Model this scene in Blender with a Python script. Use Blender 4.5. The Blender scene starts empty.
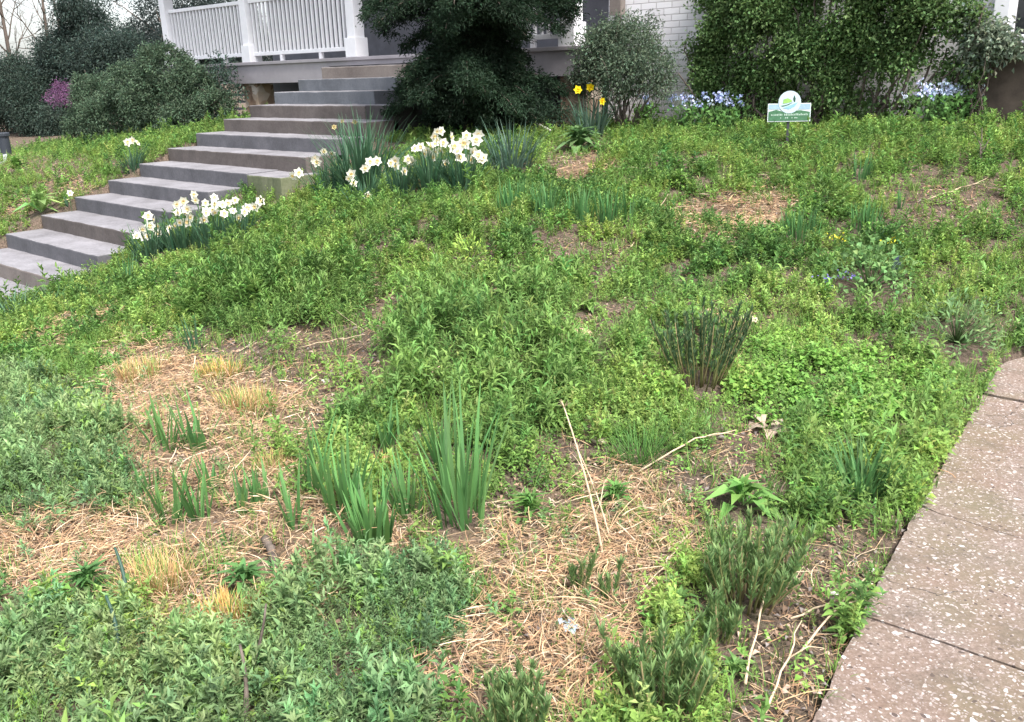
import bpy, math, random
import numpy as np
from mathutils import Matrix, Vector
rng = np.random.default_rng(7)
random.seed(7)
R_ = math.radians
# ------------------------------------------------------------------ camera
sc = bpy.context.scene
COL = sc.collection
F = np.array([-0.63450139, 0.70830165, -0.30938125])
RT = np.array([0.75028941, 0.66058211, -0.02640196])
UP = np.array([-0.18567117, 0.24887756, 0.9505715])
FPX = 884.3
cd = bpy.data.cameras.new('camera'); cam = bpy.data.objects.new('camera', cd); COL.objects.link(cam)
cd.sensor_width = 36; cd.lens = FPX / 1024 * 36; cd.clip_end = 2000; cd.clip_start = .05
M = Matrix.Identity(4)
for i in range(3):
    M[i][0] = RT[i]; M[i][1] = UP[i]; M[i][2] = -F[i]
cam.matrix_world = M
sc.camera = cam
# ------------------------------------------------------------------ light
SUN_EL, SUN_AZ = R_(58), R_(105)          # azimuth measured from +Y towards +X
w = bpy.data.worlds.new('World'); sc.world = w; w.use_nodes = True
nt = w.node_tree; bg = nt.nodes['Background']
sky = nt.nodes.new('ShaderNodeTexSky'); sky.sky_type = 'NISHITA'; sky.sun_disc = False
sky.sun_elevation = SUN_EL; sky.sun_rotation = SUN_AZ; sky.dust_density = 3; sky.air_density = 1.0
hs = nt.nodes.new('ShaderNodeHueSaturation'); hs.inputs['Saturation'].default_value = .42   # veil of cloud greys the blue
nt.links.new(sky.outputs[0], hs.inputs['Color']); nt.links.new(hs.outputs[0], bg.inputs[0])
bg.inputs[1].default_value = 0.15
sd = bpy.data.lights.new('sun', 'SUN'); sd.energy = 2.5; sd.angle = R_(15); sd.color = (1, .96, .9)
so = bpy.data.objects.new('sun', sd); COL.objects.link(so)
sv = Vector((math.sin(SUN_AZ) * math.cos(SUN_EL), math.cos(SUN_AZ) * math.cos(SUN_EL), math.sin(SUN_EL)))
so.rotation_euler = sv.to_track_quat('Z', 'Y').to_euler()
sc.view_settings.view_transform = 'Standard'; sc.view_settings.look = 'None'
sc.view_settings.gamma = 1; sc.view_settings.exposure = 1.4

# ------------------------------------------------------------------ helpers
def pix(P):
    P = np.asarray(P, float); d = P @ F
    d = np.where(np.abs(d) < 1e-6, 1e-6, d)
    return 512 + FPX * (P @ RT) / d, 361 - FPX * (P @ UP) / d, d
def ray(px, py): return F + RT * (px - 512) / FPX - UP * (py - 361) / FPX
def atY(px, py, Y):
    d = ray(px, py); return d * (Y / d[1])

CTRL = np.array([(-.75, 1.0, -1.52), (-.8, 2, -1.52), (-.9, 3.5, -1.52), (-1, 5, -1.5), (1, 1, -1.55), (1, 5, -1.5), (1, -4, -1.55),
 (-2.2, .5, -1.5), (-4, -.5, -1.62), (-7, 1, -1.85), (-8.9, 3.4, -1.88), (-8.9, 4.4, -1.55), (-8.8, 5.3, -1.2), (-8.3, 6.2, -.92),
 (-8.2, 7.2, -.72), (-8.2, 8.6, -.62), (-11.7, 3.4, -1.88), (-11.7, 4.4, -1.52), (-11.7, 5.3, -1.17), (-11.7, 6.2, -.88), (-12, 7.5, -.7),
 (-12.5, 9, -.6), (-14, 5, -1.3), (-15, 8, -.85), (-19, 7, -1.3), (-20, 3, -1.9), (-26, 8, -1.6), (-3.8, 4, -1.3), (-2.6, 3, -1.42),
 (-6, 5.5, -1.02), (-4, 6.6, -.98), (-6.5, 8.5, -.7), (-5, 10, -.62), (-2.5, 9.8, -.56), (-1.8, 7, -1.0), (0, 8.5, -.95), (2, 9, -.95),
 (-5.2, 2.2, -1.6), (-3.5, 1.5, -1.5), (-2, 11, -.5), (-8, 13, -.5), (3, 14, -.5), (-16, 14, -.9), (-12, 1, -1.95), (-20, -2, -2.0), (0, -12, -1.7), (-14, -12, -2.05),
 (10, 0, -1.5), (12, 12, -.8)])
def _U(r2): return r2 * np.log(r2 + 1e-9)
_n = len(CTRL)
_A = np.zeros((_n + 3, _n + 3)); _d2 = ((CTRL[:, None, :2] - CTRL[None, :, :2]) ** 2).sum(-1)
_A[:_n, :_n] = _U(_d2) + np.eye(_n) * .05; _A[:_n, _n] = 1; _A[:_n, _n + 1:] = CTRL[:, :2]; _A[_n, :_n] = 1; _A[_n + 1:, :_n] = CTRL[:, :2].T
_wt = np.linalg.solve(_A, np.concatenate([CTRL[:, 2], [0, 0, 0]]))
SX0, SX1, SY, ST, SR, SZ = -11.49, -9.05, 3.849, .4388, .165, -1.6563      # stairs: left, right, first front edge, tread, rise, top of first
WALK = [(-.60, -3.), (-.60, 1.0), (-.645, 1.77), (-.72, 2.28), (-.80, 2.95), (-.90, 3.9), (-1.0, 4.9), (-.97, 5.12), (-.7, 5.4), (.6, 6.1), (1.6, 6.3), (1.6, -3.)]
def inpoly(x, y, poly):
    x = np.asarray(x, float); y = np.asarray(y, float); c = np.zeros(x.shape, bool); n = len(poly)
    for i in range(n):
        x0, y0 = poly[i]; x1, y1 = poly[(i + 1) % n]
        if y0 == y1: continue
        c ^= ((y0 > y) != (y1 > y)) & (x < (x1 - x0) * (y - y0) / (y1 - y0) + x0)
    return c
MOUNDS = [(-4.4, 5.0, .8, .13), (-5.6, 4.5, .8, .1), (-3.1, 3.25, .6, .12), (-3.9, 1.3, .6, .08), (-5.3, 3.5, .5, .08), (-2.3, 5.3, .7, .1), (-3.4, 5.35, .7, .08), (-3.5, 6.15, .45, -.1), (-4.9, 6.5, .4, -.08), (-4.3, 7.2, .7, .1), (-2.2, 1.1, .6, .05), (-2.1, 3.9, .5, .06), (-1.5, 4.1, .4, .04), (-3.6, 2.45, .45, -.05), (-1.8, 2.2, .5, -.04), (-2.4, 8.0, .8, .08), (-7, 4.6, .6, .06), (-8.45, 5.25, .6, -.2), (-8.2, 6.2, .4, -.12)]
def terr(x, y, fine=True):
    x = np.atleast_1d(np.asarray(x, float)); y = np.atleast_1d(np.asarray(y, float))
    xc = np.clip(x, -26, 12); yc = np.clip(y, -12, 15)
    z = np.full(x.shape, _wt[_n]) + _wt[_n + 1] * xc + _wt[_n + 2] * yc
    for i in range(_n):
        z = z + _wt[i] * _U((xc - CTRL[i, 0]) ** 2 + (yc - CTRL[i, 1]) ** 2)
    z = np.clip(z, -2.1, -.45)
    for mx, my, mr, ma in MOUNDS: z = z + ma * np.exp(-((x - mx) ** 2 + (y - my) ** 2) / mr ** 2)
    if fine:
        z = z + .018 * np.sin(x * 3.1 + 1.3 * np.sin(y * 2.3)) * np.cos(y * 2.7 + x) + .012 * np.sin(x * 7.7 + y * 5.1) * np.sin(y * 8.3 - x * 3)
    inst = (x > SX0 - .02) & (x < -8.38) & (y > 2.0) & (y < 9.2) & ~((x > SX1 + .02) & (y < SY + 4 * ST - .02))
    line = SZ + (y - SY) / ST * SR - .25
    z = np.where(inst, np.minimum(z, line), z)
    dw = inpoly(x, y, WALK)
    z = np.where(dw, np.minimum(z, -1.6), z)
    return z
def T(x, y): return float(terr(x, y)[0])
def gnd(px, py):
    """where the line of sight through a spot of the photograph meets the ground"""
    d = ray(px, py); t = np.linspace(1.5, 60, 1500); P = t[:, None] * d[None]
    h = P[:, 2] - terr(P[:, 0], P[:, 1], False)
    k = np.argmax(h < 0) if (h < 0).any() else 1499
    a, b = t[max(k - 1, 0)], t[k]
    for _ in range(12):
        m = (a + b) / 2; q = m * d
        if q[2] - terr(q[0], q[1], False)[0] < 0: b = m
        else: a = m
    q = b * d; return np.array([q[0], q[1], T(q[0], q[1])])

def tag(o, label=None, cat=None, group=None, kind=None):
    if label: o['label'] = label
    if cat: o['category'] = cat
    if group: o['group'] = group
    if kind: o['kind'] = kind
    return o
def empty(name, loc, label, cat, group=None, rz=0):
    o = bpy.data.objects.new(name, None); COL.objects.link(o); o.location = [float(v) for v in loc]; o.rotation_euler = (0, 0, rz)
    o.empty_display_size = .1
    return tag(o, label, cat, group)
def copy_tree(o, parent=None):
    c = o.copy(); COL.objects.link(c); c.parent = parent
    for ch in list(o.children): copy_tree(ch, c)
    return c
from mathutils import noise as mn
# ---- materials
def mat(name, rough=.8, spec=.3):
    m = bpy.data.materials.new(name); m.use_nodes = True
    b = m.node_tree.nodes['Principled BSDF']; b.inputs['Roughness'].default_value = rough
    b.inputs['Specular IOR Level'].default_value = spec
    return m, m.node_tree, b
def N(nt, t, **k):
    n = nt.nodes.new(t)
    for a, v in k.items(): setattr(n, a, v)
    return n
def ramp(nt, src, stops):
    r = N(nt, 'ShaderNodeValToRGB'); nt.links.new(src, r.inputs[0]); cr = r.color_ramp
    while len(cr.elements) < len(stops): cr.elements.new(.5)
    for e, (p, c) in zip(cr.elements, stops): e.position = p; e.color = (*c, 1)
    return r.outputs[0]
def noise(nt, scale, detail=6, rough=.6, vec=None):
    if vec is None:
        vec = N(nt, 'ShaderNodeTexCoord').outputs['Object']
    n = N(nt, 'ShaderNodeTexNoise'); n.inputs['Scale'].default_value = scale; n.inputs['Detail'].default_value = detail; n.inputs['Roughness'].default_value = rough
    nt.links.new(vec, n.inputs['Vector']); return n.outputs['Fac']
def mix(nt, fac, a, b, mode='MIX'):
    m = N(nt, 'ShaderNodeMix', data_type='RGBA', blend_type=mode)
    for i, v in ((0, fac), (6, a), (7, b)):
        if hasattr(v, 'links'): nt.links.new(v, m.inputs[i])
        elif i == 0: m.inputs[0].default_value = v
        else: m.inputs[i].default_value = (*v, 1)
    return m.outputs[2]
def bump(nt, b, h, strength=.5, dist=.01):
    n = N(nt, 'ShaderNodeBump'); n.inputs['Strength'].default_value = strength; n.inputs['Distance'].default_value = dist
    nt.links.new(h, n.inputs['Height']); nt.links.new(n.outputs[0], b.inputs['Normal'])
def leafmat(name, rough=.5, trans=.3, spec=.3):
    m, nt, b = mat(name, rough, spec)
    a = N(nt, 'ShaderNodeAttribute', attribute_name='Col')
    nt.links.new(a.outputs['Color'], b.inputs['Base Color'])
    tr = N(nt, 'ShaderNodeBsdfTranslucent'); nt.links.new(a.outputs['Color'], tr.inputs[0])
    mx = N(nt, 'ShaderNodeMixShader'); mx.inputs[0].default_value = trans
    nt.links.new(b.outputs[0], mx.inputs[1]); nt.links.new(tr.outputs[0], mx.inputs[2])
    nt.links.new(mx.outputs[0], nt.nodes['Material Output'].inputs[0])
    return m
LEAF = leafmat('leaf', .6, .35, .2); PETAL = leafmat('petal', .6, .35, .2); DRY = leafmat('dry_plant', .8, .1, .15)
def barkmat(name, c0, c1, sc_=30):
    m, nt, b = mat(name, .9, .2); f = noise(nt, sc_)
    nt.links.new(ramp(nt, f, [(.3, c0), (.7, c1)]), b.inputs['Base Color']); bump(nt, b, f, .6, .01); return m
BARK = barkmat('bark', (.05, .04, .032), (.16, .13, .11)); STRAWM = barkmat('dry_stem', (.42, .31, .2), (.62, .5, .36), 60)
def plain(name, c, rough=.6, var=.12, sc_=8, spec=.3, bmp=.15):
    m, nt, b = mat(name, rough, spec); f = noise(nt, sc_, 8, .65)
    lo = tuple(v * (1 - var) for v in c); hi = tuple(min(1, v * (1 + var)) for v in c)
    nt.links.new(ramp(nt, f, [(.3, lo), (.7, hi)]), b.inputs['Base Color']); bump(nt, b, f, bmp, .01); return m

# ---- vegetation meshes
class VM:
    def __init__(s): s.V = []; s.T = []; s.C = []; s.n = 0
    def add(s, V, Tn, C):
        s.V.append(V.reshape(-1, 3)); s.T.append(Tn.reshape(-1, 3) + s.n); s.C.append(C.reshape(-1, 3)); s.n += V.size // 3
    def leaves(s, P, D, Nn, L, W, bend, col, low=False, blunt=.5):
        n = len(P)
        if n == 0: return
        D = D / np.linalg.norm(D, axis=1, keepdims=True)
        S = np.cross(D, Nn); S /= np.linalg.norm(S, axis=1, keepdims=True) + 1e-9
        U = np.cross(S, D); L = np.asarray(L)[:, None] * np.ones((n, 1)); W = np.asarray(W)[:, None] * np.ones((n, 1)); bend = np.asarray(bend) * np.ones((n, 1))
        mid = P + D * L * blunt + U * L * bend * .25
        l = mid - S * W * .5 + U * W * .18; r = mid + S * W * .5 + U * W * .18; tip = P + D * L - U * L * bend * .6
        if low:
            V = np.stack([P, r, tip, l], 1); t = np.array([(0, 1, 2), (0, 2, 3)]); k = 4
        else:
            V = np.stack([P, r, mid, l, tip], 1); t = np.array([(0, 1, 2), (0, 2, 3), (2, 1, 4), (3, 2, 4)]); k = 5
        Tn = t[None] + (np.arange(n) * k)[:, None, None]
        s.add(V, Tn, np.repeat(col[:, None, :], k, 1))
    def blades(s, P, az, tilt, L, W, curve, col, seg=4, power=1.6, twist=None):
        n = len(P)
        if n == 0: return
        P = np.asarray(P, float); h = np.stack([np.cos(az), np.sin(az), 0 * az], 1)
        tw = az + np.pi / 2 if twist is None else twist
        S = np.stack([np.cos(tw), np.sin(tw), 0 * tw], 1)
        rows = []; 
        pos = P.copy(); L = np.asarray(L) * np.ones(n); W = np.asarray(W) * np.ones(n); curve = np.asarray(curve) * np.ones(n)
        for k in range(seg + 1):
            u = k / seg
            wd = (W * (1 - u ** power * .999) * (.75 + .5 * u * (1 - u) * 2))[:, None]
            if k < seg: rows += [pos - S * wd / 2, pos + S * wd / 2]
            else: rows += [pos]
            a = tilt + curve * (u + .5 / seg)
            pos = pos + (h * np.sin(a)[:, None] + np.array([0, 0, 1.]) * np.cos(a)[:, None]) * (L / seg)[:, None]
        V = np.stack(rows, 1); t = []
        for k in range(seg - 1): t += [(2 * k, 2 * k + 1, 2 * k + 3), (2 * k, 2 * k + 3, 2 * k + 2)]
        t += [(2 * seg - 2, 2 * seg - 1, 2 * seg)]
        K = 2 * seg + 1
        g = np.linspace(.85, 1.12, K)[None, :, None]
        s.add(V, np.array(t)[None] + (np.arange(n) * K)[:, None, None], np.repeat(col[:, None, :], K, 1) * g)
    def tube(s, pts, rad, col, sides=6):
        pts = np.asarray(pts, float); n = len(pts); rad = np.asarray(rad) * np.ones(n)
        tg = np.gradient(pts, axis=0); tg /= np.linalg.norm(tg, axis=1, keepdims=True) + 1e-9
        ref = np.array([.3, .2, .93]) if abs(tg[0][2]) < .8 else np.array([1., .1, 0])
        a = np.cross(tg, ref); a /= np.linalg.norm(a, axis=1, keepdims=True) + 1e-9; b = np.cross(tg, a)
        th = np.arange(sides) * 2 * np.pi / sides
        V = pts[:, None, :] + rad[:, None, None] * (a[:, None, :] * np.cos(th)[None, :, None] + b[:, None, :] * np.sin(th)[None, :, None])
        V = V.reshape(-1, 3); V = np.vstack([V, pts[-1:] + tg[-1:] * rad[-1], pts[:1]]); t = []
        for i in range(n - 1):
            for j in range(sides):
                p, q = i * sides + j, i * sides + (j + 1) % sides
                t += [(p, q, q + sides), (p, q + sides, p + sides)]
        e = (n - 1) * sides
        for j in range(sides): t += [(e + j, e + (j + 1) % sides, n * sides), ((j + 1) % sides, j, n * sides + 1)]
        s.add(V, np.array(t), np.tile(np.asarray(col, float), (len(V), 1)))
    def build(s, name, m, parent=None, smooth=True, origin=None):
        V = np.vstack(s.V).astype(np.float32); Tn = np.vstack(s.T).astype(np.int32); C = np.vstack(s.C)
        o = np.zeros(3) if origin is None else np.asarray(origin, float)
        V = (V - o).astype(np.float32)
        me = bpy.data.meshes.new(name); me.vertices.add(len(V)); me.vertices.foreach_set('co', V.ravel())
        me.loops.add(Tn.size); me.loops.foreach_set('vertex_index', Tn.ravel())
        me.polygons.add(len(Tn)); me.polygons.foreach_set('loop_start', np.arange(0, Tn.size, 3, dtype=np.int32))
        me.update(calc_edges=True)
        a = me.color_attributes.new('Col', 'FLOAT_COLOR', 'POINT')
        a.data.foreach_set('color', np.hstack([np.clip(C, 0, 1), np.ones((len(C), 1))]).astype(np.float32).ravel())
        if smooth: me.polygons.foreach_set('use_smooth', np.ones(len(Tn), bool))
        me.materials.append(m)
        ob = bpy.data.objects.new(name, me); COL.objects.link(ob)
        if parent is not None: ob.parent = parent
        else: ob.location = [float(v) for v in o]
        return ob
def jcol(c, n, v=.16, h=.08):
    c = np.asarray(c, float); k = 1 + rng.normal(0, v, (n, 1)); j = 1 + rng.normal(0, h, (n, 3)) * np.array([1.0, .4, .5])
    return np.clip(c[None] * np.clip(k, .45, 1.7) * j, .004, .95)
def rdir(n):
    v = rng.normal(size=(n, 3)); return v / np.linalg.norm(v, axis=1, keepdims=True)

# ---- hard surfaces
class HB:
    def __init__(s): s.V = []; s.Fc = []
    def box(s, x0, x1, y0, y1, z0, z1):
        n = len(s.V); s.V += [(x, y, z) for x in (x0, x1) for y in (y0, y1) for z in (z0, z1)]
        s.Fc += [tuple(n + i for i in f) for f in ((0, 1, 3, 2), (4, 6, 7, 5), (0, 4, 5, 1), (2, 3, 7, 6), (0, 2, 6, 4), (1, 5, 7, 3))]; return s
    def prism(s, poly, z0, z1, axis='z'):
        n = len(s.V); k = len(poly)
        f = (lambda a, b, c: (a, b, c)) if axis == 'z' else (lambda a, b, c: (a, c, b))
        s.V += [f(a, b, z0) for a, b in poly] + [f(a, b, z1) for a, b in poly]
        s.Fc += [tuple(range(n, n + k))[::-1], tuple(range(n + k, n + 2 * k))] + [(n + i, n + (i + 1) % k, n + k + (i + 1) % k, n + k + i) for i in range(k)]; return s
    def build(s, name, m, parent=None, bevel=0, seg=2, loc=(0, 0, 0)):
        me = bpy.data.meshes.new(name); me.from_pydata([tuple(float(c) for c in v) for v in s.V], [], s.Fc); me.update()
        import bmesh
        b = bmesh.new(); b.from_mesh(me); bmesh.ops.recalc_face_normals(b, faces=b.faces)
        if bevel: bmesh.ops.bevel(b, geom=b.edges[:], offset=bevel, segments=seg, affect='EDGES', profile=.6, clamp_overlap=True)
        b.to_mesh(me); b.free(); me.materials.append(m)
        o = bpy.data.objects.new(name, me); COL.objects.link(o); o.location = loc
        if parent is not None: o.parent = parent
        return o

# ================================================================== SETTING
# ground: one sheet, fine near the camera and reaching the horizon
def graded(a, b, step, far):
    mid = list(np.arange(a, b + 1e-6, step)); lo = []; hi = []; v, s_ = a, step
    while v > -far: s_ *= 1.35; v -= s_; lo.append(v)
    v, s_ = b, step
    while v < far: s_ *= 1.35; v += s_; hi.append(v)
    return np.array(lo[::-1] + mid + hi)
ZS = {'A': [(95, 370), (150, 335), (235, 370), (300, 385), (310, 430), (295, 470), (330, 500), (400, 500), (435, 540), (400, 560), (340, 600), (250, 625), (190, 645), (120, 605), (60, 608), (-140, 600), (-140, 530), (60, 520), (130, 500), (110, 450)],
 'B': [(430, 540), (500, 520), (545, 470), (640, 465), (700, 500), (695, 560), (650, 610), (640, 650), (600, 722), (520, 780), (450, 760), (440, 690), (400, 690), (430, 640), (480, 600), (460, 560)],
 'E': [(645, 225), (690, 205), (740, 195), (790, 190), (805, 220), (760, 236), (690, 240), (648, 236)], 'D': [(505, 180), (560, 168), (600, 150), (618, 165), (590, 188), (550, 200), (515, 195)]}
gx = graded(-16, 2.2, .045, 500); gy = graded(-1, 10.4, .045, 500)
GX, GY = np.meshgrid(gx, gy); GZ = terr(GX.ravel(), GY.ravel()).reshape(GX.shape)
from mathutils import noise as mn
gzn = np.array([mn.noise((a * 9, b * 9, 0)) * .012 + mn.noise((a * 25, b * 25, 3)) * .008 if (-9 < a < 1 and b < 9) else 0 for a, b in zip(GX.ravel(), GY.ravel())]).reshape(GX.shape)
GZ = GZ + gzn
nx, ny = len(gx), len(gy); idx = np.arange(nx * ny).reshape(ny, nx)
q = np.stack([idx[:-1, :-1], idx[:-1, 1:], idx[1:, 1:], idx[1:, :-1]], -1).reshape(-1, 4)
me = bpy.data.meshes.new('ground'); me.vertices.add(nx * ny)
me.vertices.foreach_set('co', np.stack([GX, GY, GZ], -1).astype(np.float32).ravel())
me.loops.add(q.size); me.loops.foreach_set('vertex_index', q.ravel().astype(np.int32)); me.polygons.add(len(q))
me.polygons.foreach_set('loop_start', np.arange(0, q.size, 4, dtype=np.int32)); me.update(calc_edges=True)
me.polygons.foreach_set('use_smooth', np.ones(len(q), bool))
_gp = np.stack([GX.ravel(), GY.ravel(), GZ.ravel()], 1); _x, _y, _d = pix(_gp); _m = np.zeros(len(_gp))
for _k, _p in ZS.items(): _m = np.maximum(_m, (inpoly(_x, _y, _p) & (_d > .5)) * (.45 if _k == 'B' else .9))
a = me.color_attributes.new('Thatch', 'FLOAT_COLOR', 'POINT'); a.data.foreach_set('color', np.repeat(_m[:, None], 4, 1).astype(np.float32).ravel())
m, nt, b = mat('soil', .95, .15)
f1 = noise(nt, 3, 8, .7); f2 = noise(nt, 60, 6, .75); f3 = noise(nt, 14, 5)
c = ramp(nt, f2, [(.3, (.05, .036, .028)), (.5, (.12, .09, .07)), (.68, (.24, .18, .14))])
c = mix(nt, ramp(nt, f3, [(.5, (0, 0, 0)), (.62, (.45, .45, .45))]), c, (.055, .065, .03))
th = N(nt, 'ShaderNodeAttribute', attribute_name='Thatch'); tm = N(nt, 'ShaderNodeMath', operation='MULTIPLY'); nt.links.new(th.outputs['Fac'], tm.inputs[0])
nt.links.new(ramp(nt, noise(nt, 11, 5, .7), [(.36, (.1, .1, .1)), (.52, (.85, .85, .85))]), tm.inputs[1])
c = mix(nt, tm.outputs[0], c, ramp(nt, noise(nt, 130, 4, .7), [(.35, (.11, .07, .045)), (.6, (.33, .225, .15))]))
nt.links.new(c, b.inputs['Base Color']); bump(nt, b, f2, .9, .02)
me.materials.append(m)
g = bpy.data.objects.new('ground', me); COL.objects.link(g); tag(g, 'brown soil of the sloping garden bank', kind='structure')

# walkway of exposed aggregate slabs
m, nt, b = mat('aggregate', .85, .25)
tc = N(nt, 'ShaderNodeTexCoord').outputs['Object']
dn = N(nt, 'ShaderNodeTexNoise'); dn.inputs['Scale'].default_value = 30; dn.inputs['Detail'].default_value = 3; nt.links.new(tc, dn.inputs['Vector'])
vm = N(nt, 'ShaderNodeVectorMath', operation='MULTIPLY_ADD'); nt.links.new(dn.outputs['Color'], vm.inputs[0]); vm.inputs[1].default_value = (.035,) * 3; nt.links.new(tc, vm.inputs[2])
def pebbles(scale, thr, size, vecsock):
    v = N(nt, 'ShaderNodeTexVoronoi'); v.inputs['Scale'].default_value = scale; nt.links.new(vecsock, v.inputs['Vector'])
    sp = N(nt, 'ShaderNodeSeparateColor'); nt.links.new(v.outputs['Color'], sp.inputs[0])
    g1 = N(nt, 'ShaderNodeMath', operation='GREATER_THAN'); nt.links.new(sp.outputs[0], g1.inputs[0]); g1.inputs[1].default_value = thr
    sz = N(nt, 'ShaderNodeMath', operation='MULTIPLY'); nt.links.new(sp.outputs[1], sz.inputs[0]); sz.inputs[1].default_value = size
    l = N(nt, 'ShaderNodeMath', operation='LESS_THAN'); nt.links.new(v.outputs['Distance'], l.inputs[0]); nt.links.new(sz.outputs[0], l.inputs[1])
    o = N(nt, 'ShaderNodeMath', operation='MULTIPLY'); nt.links.new(g1.outputs[0], o.inputs[0]); nt.links.new(l.outputs[0], o.inputs[1])
    return o.outputs[0], v
fa = noise(nt, 90, 8, .75); fb = noise(nt, 3.2, 6, .65); fm = noise(nt, 2.2, 5, .6)
c = ramp(nt, fa, [(.3, (.1, .076, .063)), (.5, (.21, .165, .14)), (.7, (.36, .295, .258))])
c = mix(nt, ramp(nt, fb, [(.35, (0, 0, 0)), (.7, (.5, .5, .5))]), c, (.2, .125, .09))
c = mix(nt, ramp(nt, fm, [(.5, (0, 0, 0)), (.7, (.6, .6, .6))]), c, (.15, .135, .075))
p1, v1 = pebbles(74, .5, .52, vm.outputs[0]); p2, v2 = pebbles(120, .45, .55, vm.outputs[0]); p3, v3 = pebbles(42, .94, .45, vm.outputs[0])
c = mix(nt, p2, c, (.34, .29, .27)); c = mix(nt, p1, c, (.44, .39, .365)); c = mix(nt, p3, c, (.56, .53, .52))
p4, v4 = pebbles(60, .85, .45, vm.outputs[0]); c = mix(nt, p4, c, (.1, .075, .065))
st_ = ramp(nt, noise(nt, 5.5, 8, .75), [(.52, (0, 0, 0)), (.66, (.6, .6, .6))]); c = mix(nt, st_, c, (.11, .09, .07))
vc = N(nt, 'ShaderNodeTexVoronoi'); vc.feature = 'DISTANCE_TO_EDGE'; vc.inputs['Scale'].default_value = 1.1; nt.links.new(vm.outputs[0], vc.inputs['Vector'])
nw = N(nt, 'ShaderNodeTexNoise'); nw.inputs['Scale'].default_value = 4; nw.inputs['Detail'].default_value = 6; nt.links.new(tc, nw.inputs['Vector']); vw = N(nt, 'ShaderNodeVectorMath', operation='MULTIPLY_ADD'); nt.links.new(nw.outputs['Color'], vw.inputs[0]); vw.inputs[1].default_value = (.25,) * 3; nt.links.new(tc, vw.inputs[2]); nt.links.new(vw.outputs[0], vc.inputs['Vector'])
cl = N(nt, 'ShaderNodeMath', operation='LESS_THAN'); nt.links.new(vc.outputs['Distance'], cl.inputs[0]); cl.inputs[1].default_value = .0022; ck2 = N(nt, 'ShaderNodeMath', operation='MULTIPLY'); nt.links.new(cl.outputs[0], ck2.inputs[0]); nt.links.new(ramp(nt, noise(nt, 1.7, 2), [(.48, (0, 0, 0)), (.52, (.75, .75, .75))]), ck2.inputs[1])
c = mix(nt, ck2.outputs[0], c, (.05, .04, .035))
nt.links.new(c, b.inputs['Base Color']); bump(nt, b, fa, .8, .01)
AGG = m
def wander(x, i): return [0, .004, .004, .035, .03, 0][i] * mn.noise((x * 2.6 + i * 7, i * 3.1, 0)) + [0, .003, .003, .012, .012, 0][i] * mn.noise((x * 13, i * 5.3, 1))
def jag(p, q_, n, amp, seed, wi=None):
    r = random.Random(seed); out = []
    if wi is not None:
        for i in range(n):
            u = i / n; x = p[0] + (q_[0] - p[0]) * u; out.append((x, p[1] + (q_[1] - p[1]) * u + wander(x, wi)))
        return out
    for i in range(n):
        u = i / n; out.append((p[0] + (q_[0] - p[0]) * u + (r.uniform(-amp, amp) if i else 0), p[1] + (q_[1] - p[1]) * u + (r.uniform(-amp, amp) if i else 0)))
    return out
cuts = [(-3., -3.), (1.02, 1.0), (2.27, 2.36), (3.07, 2.82), (4.42, 4.2), (9, 9)]     # joints, y at left edge and at right edge
def edge_x(y):
    pts = [(y_, x_) for x_, y_ in WALK[:7]]
    return float(np.interp(y, [p[0] for p in pts], [p[1] for p in pts]))
for i in range(5):
    yl0, yr0 = cuts[i]; yl1, yr1 = cuts[i + 1]; g_ = .008
    xr = 1.5
    if i < 4:
        A = (edge_x(yl0 + .01), yl0 + g_); B = (xr, yr0 + g_); C_ = (xr, yr1 - g_); D_ = (edge_x(yl1), yl1 - g_)
        poly = jag(A, B, 60, 0, 0, i) + [(B[0], B[1] + wander(B[0], i))] + jag(C_, D_, 60, 0, 0, i + 1) + [(edge_x(y_ + .01) + .008 * mn.noise((0, y_ * 4, 5)) + .007 * mn.noise((3, y_ * 17, 5)) + .005 * mn.noise((3, y_ * 50, 5)), y_) for y_ in np.linspace(D_[1] + wander(D_[0], i + 1), A[1] + wander(A[0], i), 46)[:-1]]
    else:
        A = (edge_x(yl0 + .01), yl0 + g_); B = (xr, yr0 + g_)
        poly = jag(A, B, 60, 0, 0, 4) + [(B[0], B[1] + wander(B[0], 4)), (xr, 6.2), (.6, 6.05), (-.2, 5.65), (-.7, 5.36), (-.93, 5.15), (-.99, 4.98)] + jag((-1.0, 4.9), A, 10, .008, 77)
    o = HB().prism(poly, -1.68, -1.5 + [.0, .004, 0, -.006, 0][i]).build('path', AGG)
    tag(o, kind='structure')

# ================================================================== STAIRS
def stonemat(name, c0, c1, c2):
    m, nt, b = mat(name, .75, .35)
    a = noise(nt, 2.2, 8, .7); d = noise(nt, 40, 6, .7)
    c = ramp(nt, a, [(.3, c0), (.5, c1), (.72, c2)])
    c = mix(nt, .35, c, ramp(nt, d, [(.3, c0), (.7, c2)]))
    nt.links.new(c, b.inputs['Base Color']); bump(nt, b, d, .5, .006); return m
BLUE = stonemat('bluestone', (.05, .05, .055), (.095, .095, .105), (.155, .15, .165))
TREAD = stonemat('bluestone_tread_painted_skylight', (.09, .085, .088), (.185, .178, .19), (.29, .28, .3))  # same bluestone, paler: overcast light on the step tops put into the colour
BLUE2 = stonemat('weathered_bluestone', (.05, .042, .038), (.095, .08, .075), (.15, .13, .12))
BLUE3 = stonemat('bluish_stone', (.07, .075, .085), (.11, .12, .135), (.16, .17, .19))
TAN = stonemat('tan_stone', (.11, .09, .08), (.17, .145, .13), (.24, .21, .19))
MOSS = stonemat('mossy_stone', (.06, .075, .04), (.13, .15, .08), (.2, .2, .14))
DARKS = stonemat('dark_stone', (.025, .022, .022), (.045, .04, .04), (.07, .065, .065))
st = empty('stone_staircase', (SX0, SY, -2.1), 'grey bluestone garden steps climbing from lower left to the white porch', 'stairs')
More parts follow.
